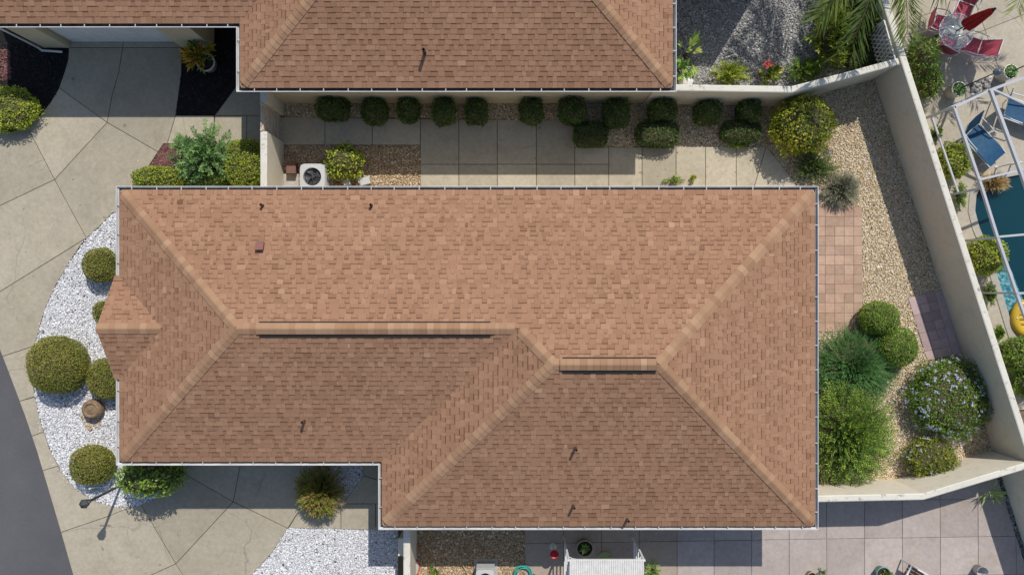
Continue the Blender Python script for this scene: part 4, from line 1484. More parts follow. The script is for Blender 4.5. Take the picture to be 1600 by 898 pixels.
# strip outside the long wall and the pool yard
bush('oleander', 'dark glossy shrub on the far side of the wall near the red chairs', 1441, 92, 22, 34, 1.2, 'leaf_green', 0.11, 0.3, 0.8, lump=0.14, shell=0.18, tone=(0.4, 0.25))
bush('oleander', 'lighter green shrub end tapering along the wall below the red chairs', 1452, 128, 16, 26, 0.9, 'leaf_green', 0.1, 0.3, 0.8, lump=0.14, shell=0.18, tone=(0.5, 0.25))
bush('lime_hedge', 'lime green shrub between wall and the blue lounge chair', 1490, 251, 24, 27, 0.95, 'leaf_lime', 0.055, 0.5, 0.95, 2.6, 'lime shrubs along the pool', lump=0.07, shell=0.09, tone=(0.58, 0.2))
bush('lime_hedge', 'lime green shrub between the wall and the pool water', 1541, 400, 27, 29, 0.95, 'leaf_lime', 0.055, 0.5, 0.95, 2.6, 'lime shrubs along the pool', lump=0.07, shell=0.09, tone=(0.55, 0.2))
bush('lime_hedge', 'green hedge at the right edge below the yellow float', 1595, 554, 28, 27, 0.95, 'leaf_green', 0.055, 0.5, 0.95, 2.6, lump=0.07, shell=0.09, tone=(0.6, 0.2))
bush('dark_shrub', 'shaded green shrub at the right edge below the hedge', 1606, 598, 24, 22, 0.8, 'leaf_green', 0.06, 0.5, 0.9, lump=0.12, shell=0.14, tone=(0.4, 0.2))
for (px, py, a, b_, lb) in ((1466, 208, 10, 18, 'small leafy weed by the wall left of the blue lounge chair'),
                            (1503, 305, 12, 26, 'narrow green plant between the wall and the curved pool edge'),
                            (1549, 460, 11, 24, 'narrow green plant beside the turquoise pool ledge'),
                            (1563, 520, 8, 14, 'small green plant left of the yellow float')):
    spray('small_plant', lb, px, py, a, b_, 0.5, 'leaf_green', 60, 10, 0.06, 0.45, 0.8, tone=(0.5, 0.22))
spray('dry_grass', 'clump of dry tan grass beside the pool water under the cage', 1556, 284, 26, 15, 0.5, 'leaf_dry', 120, 9, 0.13, 0.1, 0.2, 0.3, tone=(0.5, 0.25), start=0.2)
spray('yucca', 'spiky pale green rosette behind the bottom right wall', 1553, 770, 17, 13, 0.5, 'leaf_broad', 34, 2, 0.24, 0.11, 0.12, 0.2, tone=(0.6, 0.2), start=0.2, stem=0)


# ------------------------------------------------------------------ lamp post and urn in the white gravel
p = at(190, 757)
lp = thing('lamp_post', 'dark grey garden lamp post standing in the white gravel by the driveway', 'lamp post', (p.x, p.y, 0))
mb = MB()
mb.lathe([(0.07, -0.02), (0.07, 0.05), (0.042, 0.07), (0.036, 0.2), (0.036, 1.72), (0.05, 1.74), (0.05, 1.78), (0.03, 1.8)], 14)
mb.build('post', 'lamp_grey', lp)
mb = MB()
mb.lathe([(0.02, 1.79), (0.075, 1.83), (0.095, 1.86), (0.03, 1.86)], 6, smooth=False)
for k in range(6):
    a = k * math.pi / 3
    mb.bar((0.085 * math.cos(a), 0.085 * math.sin(a), 1.85), (0.11 * math.cos(a), 0.11 * math.sin(a), 2.03), 0.012, 0.012)
mb.lathe([(0.135, 2.02), (0.12, 2.05), (0.05, 2.11), (0.018, 2.13), (0.018, 2.17), (0.0, 2.18)], 6, smooth=False)
ln = mb.build('lantern', 'lamp_grey', lp)
mb = MB()
mb.lathe([(0.07, 1.86), (0.095, 2.02)], 6, smooth=False)
mb.build('pane', 'table_glass', ln)
mb = MB()
mb.bar((-0.16, 0.0, 1.62), (0.16, 0.0, 1.62), 0.016, 0.016)
mb.build('ladder_bar', 'lamp_grey', lp)
p = at(159, 758)
st = thing('garden_stake', 'thin white stake leaning between the lamp post and the clipped bush', 'stake', (p.x, p.y, 0))
mb = MB()
mb.tube([(0.02, -0.05, -0.04), (-0.02, 0.02, 0.28), (-0.04, 0.05, 0.55)], 0.011, 6)
mb.build('rod', 'white_metal', st)
mb = MB()
mb.box((-0.042, 0.053, 0.56), (0.05, 0.03, 0.06))
mb.build('head', 'white_metal', st)

p = at(142, 640, 0.3)
ur = thing('urn', 'squat brown clay urn with a hollow top sitting in the white gravel', 'urn', (p.x, p.y, 0))
mb = MB()
mb.lathe([(0.19, -0.02), (0.27, 0.06), (0.3, 0.16), (0.28, 0.27), (0.22, 0.34), (0.2, 0.36), (0.175, 0.345)], 28)
mb.build('body', 'urn', ur)
mb = MB()
mb.lathe([(0.177, 0.345), (0.16, 0.30), (0.12, 0.31), (0.1, 0.34), (0.07, 0.315), (0.04, 0.35), (0.0, 0.36)], 24)
mb.build('bowl', 'urn', ur)
mb = MB()
mb.lathe([(0.035, 0.0), (0.06, 0.05), (0.05, 0.1), (0.0, 0.12)], 10, c=(-0.28, -0.12, 0))
mb.build('spout', 'urn', ur)


# ------------------------------------------------------------------ air conditioners and boxes
def ac_unit(label, px, py, w, d, h, group):
    c = at(px, py, h)
    root = thing('air_conditioner', label, 'air conditioner', (c.x, c.y, 0), group)
    mb = MB()
    mb.box((0, 0, 0.0), (w + 0.16, d + 0.16, 0.09))
    mb.build('pad', 'kerb_tan', root)
    mb = MB()
    mb.box((0, 0, h * 0.5 - 0.05), (w - 0.03, d - 0.03, h - 0.2))
    mb.build('cabinet', 'ac_grey', root)
    for k in range(9):
        mb = MB()
        zz = 0.12 + k * (h - 0.3) / 8
        for sx, sy, bx_, by_ in ((1, 0, 0.02, d - 0.02), (-1, 0, 0.02, d - 0.02), (0, 1, w - 0.02, 0.02), (0, -1, w - 0.02, 0.02)):
            mb.box((sx * (w / 2 - 0.012), sy * (d / 2 - 0.012), zz), (bx_, by_, 0.03))
        mb.build('louvre', 'ac_grey', root)
    # rounded top plate with a round opening
    mb = MB()
    n = 32
    R_ = min(w, d) * 0.36
    out, inn = [], []
    for k in range(n):
        a = 2 * math.pi * k / n
        ca, sa = math.cos(a), math.sin(a)
        q = (abs(ca) ** 7 + abs(sa) ** 7) ** (-1 / 7)
        out.append((ca * q * w / 2, sa * q * d / 2))
        inn.append((ca * R_, sa * R_))
    V = [(x, y, h - 0.05) for x, y in out] + [(x, y, h) for x, y in out] + [(x, y, h + 0.012) for x, y in inn] + [(x * 0.97, y * 0.97, h - 0.14) for x, y in inn]
    mb.add(V, [(r * n + i, r * n + (i + 1) % n, (r + 1) * n + (i + 1) % n, (r + 1) * n + i) for r in range(3) for i in range(n)])
    mb.build('top_plate', 'ac_pale', root)
    mb = MB()
    mb.disc(R_ * 0.98, h - 0.13, 32)
    mb.build('fan_well', 'ac_dark', root)
    fan = MB()
    fan.lathe([(0.06, h - 0.1), (0.06, h - 0.04), (0.0, h - 0.03)], 16)
    for k in range(4):
        a0 = k * math.pi / 2 + 0.4
        V = []
        for t in range(5):
            rr = 0.05 + (R_ - 0.07) * t / 4
            wd = 0.25 + 0.28 * t / 4
            V += [(rr * math.cos(a0 - wd), rr * math.sin(a0 - wd), h - 0.1), (rr * math.cos(a0 + wd), rr * math.sin(a0 + wd), h - 0.055)]
        fan.add(V, [(2 * t, 2 * t + 1, 2 * t + 3, 2 * t + 2) for t in range(4)])
    fan.build('fan', 'fan_grey', root)
    for k in range(4):
        rr = R_ * (0.25 + 0.73 * k / 3)
        mb = MB()
        mb.tube([(rr * math.cos(a), rr * math.sin(a), h + 0.012) for a in np.linspace(0, 2 * math.pi, 28, endpoint=False)], 0.0035, 4, closed=True)
        mb.build('guard_ring', 'fan_grey', root)
    mb = MB()
    for k in range(4):
        a = k * math.pi / 2 + 0.2
        mb.bar((0.02 * math.cos(a), 0.02 * math.sin(a), h + 0.014), (R_ * math.cos(a), R_ * math.sin(a), h + 0.014), 0.008, 0.006)
    mb.build('guard_spoke', 'fan_grey', root)
    return root


ac_unit('pale grey fan unit beside the lime shrub at the upper roof edge', 488, 276, 0.70, 0.72, 0.72, 'air conditioners')
ac_unit('grey fan unit cut off by the bottom edge on brown gravel', 758, 905, 0.52, 0.56, 0.72, 'air conditioners')


def small_box(name, label, cat, px, py, size, mat, rz=0.0, lid=None):
    c = at(px, py, size[2])
    root = thing(name, label, cat, (c.x, c.y, 0), rz=rz)
    mb = MB()
    mb.box((0, 0, size[2] / 2 - 0.01), size)
    mb.build('body', mat, root)
    mb = MB()
    mb.box((0, 0, size[2] + 0.008), (size[0] + 0.03, size[1] + 0.03, 0.035))
    mb.build('lid', lid or mat, root)
    return root


small_box('utility_box', 'brown square box on the gravel left of the fan unit', 'box', 455, 262, (0.24, 0.3, 0.3), 'brown_box')
small_box('utility_box', 'cream box tucked against the upper roof edge right of the lime shrub', 'box', 569, 283, (0.3, 0.18, 0.25), 'ac_pale', 0.25)
small_box('utility_box', 'small grey meter box against the upper roof edge below the lime shrub', 'box', 542, 285, (0.16, 0.12, 0.3), 'ac_grey', 0.2)
c = at(455, 281)
sp = thing('splash_block', 'pale concrete block on the ground below the brown box', 'block', (c.x, c.y, 0))
mb = MB()
mb.box((0, -0.05, 0.03), (0.5, 0.42, 0.08))
mb.build('base', 'kerb_tan', sp)
mb = MB()
for s in (-1, 1):
    mb.box((s * 0.22, -0.05, 0.09), (0.05, 0.4, 0.05))
mb.build('lip', 'kerb_tan', sp)


# ------------------------------------------------------------------ pots
def pot(label, px, py, r, h, mat, soil=True, group=None, taper=0.8, name='plant_pot', zt=None):
    c = at(px, py, h)
    root = thing(name, label, 'pot', (c.x, c.y, zt or 0.0), group)
    mb = MB()
    mb.lathe([(r * taper * 0.3, 0.0), (r * taper, 0.0), (r * 0.97, h - 0.05), (r * 1.05, h - 0.045), (r * 1.05, h), (r * 0.93, h), (r * 0.9, h - 0.06)], 28)
    mb.build('body', mat, root)
    if soil:
        mb = MB()
        mb.disc(r * 0.92, h - 0.05, 24)
        mb.build('soil', 'soil', root)
    return root


pot('white pot holding the croton in the black mulch', 321, 97, 0.25, 0.4, 'pot_white', zt=0.0)
spray('croton', 'orange and green croton growing in the white pot by the garage', 311, 85, 24, 24, 0.85, 'leaf_croton', 46, 7, 0.2, 0.28, 0.5, 0.1, tone=(0.45, 0.28), z0=0.33, start=0.25, stem=0.008)
for (px, py, lb) in ((1499, 139, 'left'), (1580, 112, 'right')):
    pot('tall white cylinder pot, %s of the two on the pool patio' % lb, px, py, 0.2, 0.5, 'pot_white', group='white patio pots', taper=0.95)
    c = at(px, py, 0.5)
    sh = thing('potted_plant', 'green leafy plant filling the %s white cylinder pot' % lb, 'plant', (c.x, c.y, 0.44), 'plants in the white pots')
    Q = RNG.normal(0, 0.09, (260, 3)) * [1, 1, 0.35]
    Q = Q[np.hypot(Q[:, 0], Q[:, 1]) < 0.165] + [0, 0, 0.07]
    n = len(Q)
    Nn = np.tile([0, 0, 1.0], (n, 1)) + unit(n) * 0.6
    V, T = leaf_arrays(Q, np.cross(Nn, unit(n)), Nn, np.full(n, 0.075), np.full(n, 0.04))
    np_mesh('foliage', V, T, 'leaf_fern', np.repeat(np.clip(RNG.normal(0.45, 0.3, n), 0, 1), 2), sh)
    mb = MB()
    mb.tube([(0, 0, 0.0), (0.01, 0, 0.05), (0, 0.01, 0.1)], 0.012, 6)
    mb.build('stem', 'bark', sh)
    tq = thing('garden_torch', 'black pole torch with blue grey canister standing in the %s white pot' % lb, 'torch', (c.x, c.y, 0.44), 'pole torches')
    mb = MB()
    mb.tube([(0, 0, 0), (0, 0, 1.72)], 0.017, 8)
    mb.build('pole', 'black_paint', tq)
    mb = MB()
    mb.lathe([(0.03, 1.70), (0.085, 1.76), (0.1, 1.82), (0.085, 1.88), (0.04, 1.9), (0.035, 1.93), (0.0, 1.93)], 16)
    mb.build('canister', 'steel_blue', tq)
pot('round tan pot with dark soil under the bottom roof edge', 914, 857, 0.235, 0.4, 'pot_tan')
c = at(914, 857, 0.4)
bl = thing('broadleaf_plant', 'dark plant with one pale leaf growing in the round tan pot', 'plant', (c.x, c.y, 0.34))
Q = np.zeros((9, 3)) + [0, 0, 0.03]
Aq = np.array([[math.cos(a), math.sin(a), 0.45] for a in np.linspace(0, 6.28, 9, endpoint=False)])
V, T = leaf_arrays(Q, Aq, np.tile([0, 0, 1.0], (9, 1)) + unit(9) * 0.2, RNG.uniform(0.12, 0.22, 9), np.full(9, 0.085))
np_mesh('foliage', V, T, 'leaf_broad', np.repeat([0.1, 0.05, 0.2, 0.15, 0.1, 0.2, 0.95, 0.3, 0.1], 2), bl)
mb = MB()
mb.tube([(0, 0, 0), (0, 0, 0.06)], 0.012, 6)
mb.build('stem', 'bark', bl)
c = at(945, 867, 0.1)
bo = thing('leaf_dish', 'pale green boat shaped dish lying on the patio right of the tan pot', 'dish', (c.x, c.y, 0.03))
V, Fs = [], []
for i in range(9):
    t = i / 8 * 2 - 1
    w = 0.085 * (1 - t * t) ** 0.7 + 0.004
    z = 0.02 + 0.06 * t * t
    V += [(0.2 * t, -w, z + 0.06), (0.2 * t, -w * 0.55, z + 0.01), (0.2 * t, 0, z - 0.012), (0.2 * t, w * 0.55, z + 0.01), (0.2 * t, w, z + 0.06)]
for i in range(8):
    for j in range(4):
        Fs.append((i * 5 + j, (i + 1) * 5 + j, (i + 1) * 5 + j + 1, i * 5 + j + 1))
mb = MB()
mb.add(V, Fs, 0, 0.5, True)
mb.build('dish_shell', 'lime_glaze', bo)
mb = MB()
mb.tube([V[i * 5] for i in range(9)] + [V[i * 5 + 4] for i in range(8, -1, -1)], 0.008, 5, closed=True)
mb.build('rim', 'lime_glaze', bo)
c = at(864, 852)
pe = thing('pedestal_bowl', 'red bowl on a white pedestal under the bottom roof edge', 'bowl', (c.x, c.y, 0.03))
mb = MB()
mb.lathe([(0.0, 0.0), (0.11, 0.0), (0.1, 0.04), (0.035, 0.09), (0.03, 0.55), (0.06, 0.62)], 20)
mb.build('pedestal', 'pot_white', pe)
mb = MB()
mb.lathe([(0.05, 0.6), (0.1, 0.64), (0.125, 0.72), (0.115, 0.72), (0.08, 0.66), (0.0, 0.64)], 24)
mb.build('bowl', 'red_plastic', pe)


# ------------------------------------------------------------------ canopy at the bottom edge
ca_, cb_ = at(879, 838), at(988, 838)
cw = 2.04
cx = at(947.5, 875, 2.05).x
cy = -7.17
cn = thing('garden_canopy', 'white ribbed canopy on posts cut off by the bottom edge', 'canopy', (cx, cy, 0.03))
for sx in (-1, 1):
    for yy in (0.0, -1.25):
        mb = MB()
        mb.box((sx * (cw / 2 - 0.03), yy, 1.0), (0.05, 0.05, 2.02))
        mb.build('post', 'white_metal', cn)
    for k in range(5):
        mb = MB()
        mb.box((sx * (cw / 2 - 0.03), -0.625, 0.35 + k * 0.36), (0.03, 1.2, 0.04))
        mb.build('side_rail', 'white_metal', cn)
    mb = MB()
    mb.tube([(sx * (cw / 2 - 0.05), 0, 1.75), (sx * (cw / 2 - 0.14), 0, 1.9), (sx * (cw / 2 - 0.3), 0, 1.97)], 0.016, 6)
    mb.build('corner_brace', 'white_metal', cn)
for yy in (0.01, -1.26):
    mb = MB()
    mb.box((0, yy, 2.03), (cw, 0.045, 0.07))
    mb.build('beam', 'white_metal', cn)
nr = 34
for i in range(nr):
    x = -cw / 2 + 0.04 + (cw - 0.08) * (i + 0.5) / nr
    mb = MB()
    w = (cw - 0.08) / nr
    mb.add([(-w * 0.5, 0, 0), (-w * 0.2, 0, 0.025), (w * 0.2, 0, 0.025), (w * 0.5, 0, 0), (-w * 0.5, -1.3, 0), (-w * 0.2, -1.3, 0.025), (w * 0.2, -1.3, 0.025), (w * 0.5, -1.3, 0)],
           [(0, 4, 5, 1), (1, 5, 6, 2), (2, 6, 7, 3), (0, 1, 2, 3), (4, 7, 6, 5), (0, 3, 7, 4)])
    mb.build('roof_rib', 'pot_white', cn, loc=(x, 0.02, 2.068))
spray('patio_plant', 'bright green plant at the right side of the white canopy', 1021, 894, 14, 17, 0.45, 'leaf_broad', 40, 6, 0.13, 0.22, 0.4, 0.2, tone=(0.5, 0.22), start=0.2)

# ------------------------------------------------------------------ clutter on the brown gravel
c = at(647, 889, 0.35)
sd = thing('sun_plaque', 'white disc with scalloped orange rim leaning on the bottom wall', 'plaque', (c.x + 0.02, c.y, 0))
M3 = Matrix.Rotation(R(68), 3, 'Y')
mb = MB()
n = 28
V = [(0, 0, 0.02)] + [(0.19 * math.cos(2 * math.pi * k / n), 0.19 * math.sin(2 * math.pi * k / n), 0.012) for k in range(n)]
mb.add([M3 @ Vector(v) + Vector((0, 0, 0.28)) for v in V], [(0, 1 + k, 1 + (k + 1) % n) for k in range(n)])
mb.build('face', 'pot_white', sd)
mb = MB()
mb.tube([M3 @ Vector(((0.215 + 0.016 * math.cos(14 * a)) * math.cos(a), (0.215 + 0.016 * math.cos(14 * a)) * math.sin(a), 0)) + Vector((0, 0, 0.28))
         for a in np.linspace(0, 2 * math.pi, 84, endpoint=False)], 0.03, 6, closed=True)
mb.build('rim', 'orange_glaze', sd)
c = at(647, 858, 0.2)
cl = thing('clay_figure', 'small orange clay frog figure on the gravel near the pier', 'ornament', (c.x, c.y, 0))
mb = MB()
mb.lathe([(0.0, 0.0), (0.1, 0.01), (0.12, 0.07), (0.09, 0.14), (0.0, 0.17)], 16, sx=0.9, sy=1.3)
mb.build('body', 'clay', cl)
mb = MB()
mb.lathe([(0.0, 0.1), (0.07, 0.12), (0.075, 0.17), (0.04, 0.21), (0.0, 0.22)], 14, c=(0.0, -0.13, 0))
for s in (-1, 1):
    mb.lathe([(0.025, 0.19), (0.03, 0.22), (0.0, 0.245)], 8, c=(s * 0.04, -0.15, 0))
mb.build('head', 'clay', cl)
for s in (-1, 1):
    mb = MB()
    mb.tube([(s * 0.09, 0.05, 0.07), (s * 0.15, 0.02, 0.05), (s * 0.14, -0.09, 0.02)], [0.035, 0.028, 0.022], 7)
    mb.build('leg', 'clay', cl)
a, b_ = at(704, 843, 0.02), at(733, 900, 0.04)
pl = thing('bamboo_pole', 'long thin pale pole lying across the brown gravel', 'pole', (a.x, a.y, 0))
mb = MB()
nseg = 7
pts, rs = [], []
for i in range(nseg + 1):
    q = (Vector(b_) * 1.0 - Vector(a)) * (i / nseg * 1.25)
    for dz, r in ((-0.012, 0.012), (0, 0.0145), (0.012, 0.012)):
        pts.append((q.x, q.y - dz, 0.06 + 0.04 * i / nseg))
        rs.append(r)
mb.tube(pts, rs, 7)
mb.build('cane', 'bamboo', pl)
c = at(817, 896, 0.1)
hs = thing('garden_hose', 'coil of teal garden hose at the bottom edge of the gravel', 'hose', (c.x, c.y, 0))
mb = MB()
pts = []
for i in range(150):
    a = i * 0.21
    r = 0.16 + 0.1 * abs(math.sin(i * 0.031))
    pts.append((r * math.cos(a), r * math.sin(a), 0.03 + 0.0009 * i))
mb.tube(pts, 0.016, 6)
mb.build('coil', 'teal_hose', hs)
mb = MB()
mb.tube([pts[-1], (pts[-1][0] + 0.05, pts[-1][1] + 0.05, 0.17), (pts[-1][0] + 0.12, pts[-1][1] + 0.03, 0.17)], [0.018, 0.024, 0.02], 8)
mb.build('nozzle', 'steel_blue', hs)
spray('small_plant', 'little green plant in the sunny brown gravel by the plaque', 678, 890, 11, 9, 0.25, 'leaf_green', 9, 5, 0.12, 0.4, 0.5, 0.3, tone=(0.45, 0.2), start=0.4)

# bottom right patio things
pot('round teal glazed pot at the bottom edge left of the white chair', 1381, 897, 0.2, 0.3, 'teal_glaze')
spray('patio_plant', 'green succulent tuft in the teal pot at the bottom edge', 1384, 896, 10, 9, 0.42, 'leaf_green', 26, 5, 0.07, 0.4, 0.5, tone=(0.5, 0.2), z0=0.25, start=0.3)
c = at(1424, 893, 0.4)
ch = thing('patio_chair', 'white framed patio chair with wooden seat cut off by the bottom edge', 'chair', (c.x, c.y - 0.1, 0.03), rz=R(-30))
for sx in (-0.26, 0.26):
    for sy in (-0.24, 0.24):
        mb = MB()
        mb.box((sx, sy, 0.21), (0.04, 0.04, 0.42))
        mb.build('leg', 'white_metal', ch)
    mb = MB()
    mb.box((sx, 0, 0.6), (0.05, 0.54, 0.03))
    mb.build('arm', 'white_metal', ch)
for k in range(5):
    mb = MB()
    mb.box((0, -0.2 + k * 0.1, 0.43), (0.5, 0.085, 0.022))
    mb.build('seat_slat', 'wood_warm', ch)
mb = MB()
mb.box((0, 0.27, 0.7), (0.56, 0.03, 0.5))
mb.build('backrest', 'white_metal', ch)
c = at(1536, 893, 0.35)
bk = thing('bucket', 'grey metal bucket standing at the bottom edge near the shadow', 'bucket', (c.x, c.y - 0.02, 0.03))
mb = MB()
mb.lathe([(0.0, 0.0), (0.13, 0.0), (0.165, 0.3), (0.175, 0.31), (0.165, 0.32), (0.15, 0.3), (0.12, 0.02), (0.0, 0.02)], 24)
mb.build('pail', 'ac_grey', bk)
mb = MB()
mb.tube([(0.165 * math.cos(a), 0.04, 0.3 + 0.1 * math.sin(a)) for a in np.linspace(0, math.pi, 12)], 0.006, 5)
mb.build('handle', 'fan_grey', bk)
spray('small_plant', 'small green sprig at the bottom edge of the sunlit tiles', 1285, 894, 6, 6, 0.3, 'leaf_green', 14, 6, 0.06, 0.4, 0.5, tone=(0.45, 0.2))
pot('cream pot just showing at the bottom edge left of the green sprig', 1269, 901, 0.13, 0.25, 'pot_tan')


# ------------------------------------------------------------------ neighbour's pool yard
DECK = [(1330, -60), (1760, -60), (1760, 640), (1546, 640), (1470, 400), (1400, 176), (1385, 126)]
POOL = [(1527, 288), (1522, 305), (1520, 330), (1527, 355), (1537, 378), (1548, 405), (1552, 425), (1575, 500), (1760, 500), (1760, 262), (1594, 270), (1545, 280)]
slabs('pool_deck', DECK, [POOL], [[(1330, 130), (1760, -40)], [(1500, -60), (1560, 108), (1640, 300)], [(1400, 240), (1545, 262)], [(1480, 420), (1548, 405)]], 0.02, 0.006, 'patio_pool', 'joint', 'slab')
sheet('flower_strip', [(1378, 112), (1392, 112), (1500, 420), (1580, 650), (1560, 650), (1470, 420)], 0.035, 'earth', thick=0.03)
LEDGE = [(1552, 425), (1575, 500), (1600, 500), (1600, 470), (1580, 420), (1562, 400), (1549, 408)]
sheet('pool_water', POOL, -0.035, 'water', thick=0.01)
sheet('pool_ledge', LEDGE, -0.02, 'ledge_water', thick=0.01)


def strip(name, path_px, w, z0, z1, mat, parent_label=None):
    pts = [at(*q).xy for q in path_px]
    lft, rgt = [], []
    n = len(pts)
    for i in range(n):
        d = (pts[min(i + 1, n - 1)] - pts[max(i - 1, 0)]).normalized()
        nn = Vector((-d.y, d.x)) * w / 2
        lft.append(tuple(pts[i] + nn))
        rgt.append(tuple(pts[i] - nn))
    mb = MB()
    mb.prism(lft + rgt[::-1], z0, z1)
    return tag(mb.build(name, mat), kind='structure')


strip('pool_coping', [(1600, 266), (1545, 277), (1527, 287), (1519, 305), (1517, 330), (1524, 357), (1534, 380), (1546, 408), (1550, 426), (1572, 500), (1585, 540)], 0.2, -0.04, 0.045, 'coping')

# pebble patch between the pots
scatter('river_rock', 'patch of mixed river rock between the two white pots', 'gravel', [(1512, 130), (1546, 120), (1550, 140), (1518, 151)], [], 'grey_stone', 0.06, 0.045, z=0.02, mean=0.55, sd=0.3)

# white lattice against the wall in the shady corner
p0, p1 = at(1357, 118), at(1341, 62)
tl = thing('trellis', 'white diamond lattice panel in the shady corner behind the wall', 'trellis', ((p0.x + p1.x) / 2, (p0.y + p1.y) / 2, 0))
dv = Vector((p1.x - p0.x, p1.y - p0.y, 0))
ln_ = dv.length
dv.normalize()
o0 = -dv * ln_ / 2
for k in range(9):
    for s in (0, 1):
        u0 = ln_ * k / 9
        u1 = u0 + ln_ * 0.28 * (1 if s else -1)
        a = o0 + dv * u0 + Vector((0, 0, 0.75 + 0.012 * s))
        b_ = o0 + dv * min(max(u1, 0), ln_) + Vector((0, 0, 1.6 + 0.012 * s))
        a += Vector((-0.05 - 0.02 * s, 0, 0))
        b_ += Vector((0.02 - 0.02 * s, 0, 0))
        mb = MB()
        mb.bar(a, b_, 0.012, 0.04)
        mb.build('slat', 'pot_white', tl)
mb = MB()
for q in (0, ln_):
    mb.bar(o0 + dv * q + Vector((-0.08, 0, -0.03)), o0 + dv * q + Vector((-0.01, 0, 1.62)), 0.035, 0.035)
mb.bar(o0 + Vector((-0.01, 0, 1.62)), o0 + dv * ln_ + Vector((-0.01, 0, 1.62)), 0.035, 0.035)
mb.build('frame', 'pot_white', tl)
c = at(1073, 127, 0.2)
rk = thing('garden_rock', 'white rock by the top wall beside the broad leaves', 'rock', (c.x, c.y, 0))
bm = bmesh.new()
bmesh.ops.create_icosphere(bm, subdivisions=2, radius=0.2)
for v in bm.verts:
    v.co *= random.uniform(0.85, 1.12)
    v.co.z = v.co.z * 0.75 + 0.12
me = bpy.data.meshes.new('rock_body')
bm.to_mesh(me)
bm.free()
me.materials.append(MATS['pot_white'])
link('rock_body', me, rk)


def sling_chair(label, px, py, rz, group, mat='red_sling', rec=0.0):
    """Stacking patio chair: tubular white frame with one sling for seat and back; faces +Y."""
    c = at(px, py, 0.4)
    t = thing('sling_chair', label, 'chair', (c.x, c.y, 0.02), group, rz)
    bx, bz = -0.3 - rec * 0.3, 0.98 - rec * 0.12
    mb = MB()
    V, Fs = [], []
    for i in range(6):
        y = 0.26 - 0.46 * i / 5
        V += [(-0.24, y, 0.42 - 0.02 * math.sin(i / 5 * math.pi)), (0, y, 0.405 - 0.03 * math.sin(i / 5 * math.pi)), (0.24, y, 0.42 - 0.02 * math.sin(i / 5 * math.pi))]
    for i in range(5):
        for j in (0, 1):
            Fs.append((i * 3 + j, i * 3 + j + 1, (i + 1) * 3 + j + 1, (i + 1) * 3 + j))
    mb.add(V, Fs, 0, 0.5, True)
    mb.build('seat', mat, t)
    mb = MB()
    V, Fs = [], []
    for i in range(6):
        f = i / 5
        V += [(-0.24, -0.21 + (bx + 0.2) * f, 0.43 + (bz - 0.43) * f), (0, -0.23 + (bx + 0.2) * f, 0.42 + (bz - 0.43) * f), (0.24, -0.21 + (bx + 0.2) * f, 0.43 + (bz - 0.43) * f)]
    for i in range(5):
        for j in (0, 1):
            Fs.append((i * 3 + j, i * 3 + j + 1, (i + 1) * 3 + j + 1, (i + 1) * 3 + j))
    mb.add(V, Fs, 0, 0.5, True)
    mb.build('backrest', mat, t)
    for s in (-1, 1):
        mb = MB()
        mb.tube([(s * 0.25, 0.28, 0.425), (s * 0.25, 0.0, 0.41), (s * 0.25, -0.2, 0.43), (s * 0.25, bx - 0.01, bz)], 0.013, 7)
        mb.build('side_frame', 'white_metal', t)
        mb = MB()
        mb.tube([(s * 0.27, -0.29, 0.72), (s * 0.3, -0.1, 0.68), (s * 0.31, 0.1, 0.67), (s * 0.3, 0.22, 0.63), (s * 0.27, 0.27, 0.5), (s * 0.26, 0.29, 0.42)], 0.018, 7)
        mb.build('armrest', 'white_metal', t)
        for (y0, y1_) in ((0.27, 0.33), (-0.2, -0.33)):
            mb = MB()
            mb.tube([(s * 0.25, y0, 0.42), (s * 0.26, (y0 + y1_) / 2, 0.2), (s * 0.27, y1_, 0.0)], 0.013, 7)
            mb.build('leg', 'white_metal', t)
    mb = MB()
    mb.tube([(-0.25, bx - 0.01, bz), (0.25, bx - 0.01, bz)], 0.012, 7)
    mb.build('top_rail', 'white_metal', t)
    return t


tc = at(1494, 49, 0.72)
tbl = thing('patio_table', 'round glass patio table with white rim between the red chairs', 'table', (tc.x, tc.y, 0.02))
rt = 27 * (H - 0.72) / F
mb = MB()
mb.lathe([(0.02, 0.71), (rt - 0.01, 0.71), (rt - 0.01, 0.718), (0.02, 0.718)], 40)
mb.build('tabletop', 'table_glass', tbl)
mb = MB()
mb.tube([(rt * math.cos(a), rt * math.sin(a), 0.715) for a in np.linspace(0, 2 * math.pi, 48, endpoint=False)], 0.016, 7, closed=True)
mb.build('rim', 'white_metal', tbl)
for k in range(4):
    a = k * math.pi / 2 + 0.5
    mb = MB()
    mb.tube([(r * math.cos(a + w), r * math.sin(a + w), z) for r, w, z in ((rt, 0, 0.705), (rt * 0.75, 0.15, 0.62), (rt * 0.4, 0.3, 0.4), (rt * 0.5, 0.2, 0.15), (rt * 0.8, 0, 0.0))], 0.014, 7)
    mb.build('leg', 'white_metal', tbl)
um = thing('umbrella', 'closed red umbrella standing up through the glass table', 'umbrella', (tc.x, tc.y, 0.02))
mb = MB()
mb.tube([(0, 0, 0.02), (0, 0, 2.45)], 0.018, 8)
mb.lathe([(0.0, 2.45), (0.03, 2.46), (0.035, 2.5), (0.0, 2.54)], 10)
mb.build('pole', 'black_paint', um)
mb = MB()
n = 40
V, Fs = [], []
for i, (r, z) in enumerate(((0.12, 1.22), (0.15, 1.3), (0.13, 1.6), (0.1, 1.95), (0.07, 2.25), (0.025, 2.44))):
    for k in range(n):
        a = 2 * math.pi * k / n
        q = r * (1 + 0.28 * math.sin(8 * a + i * 0.25)) + 0.01
        V.append((q * math.cos(a), q * math.sin(a), z + (0.06 * math.sin(4 * a) if i == 0 else 0)))
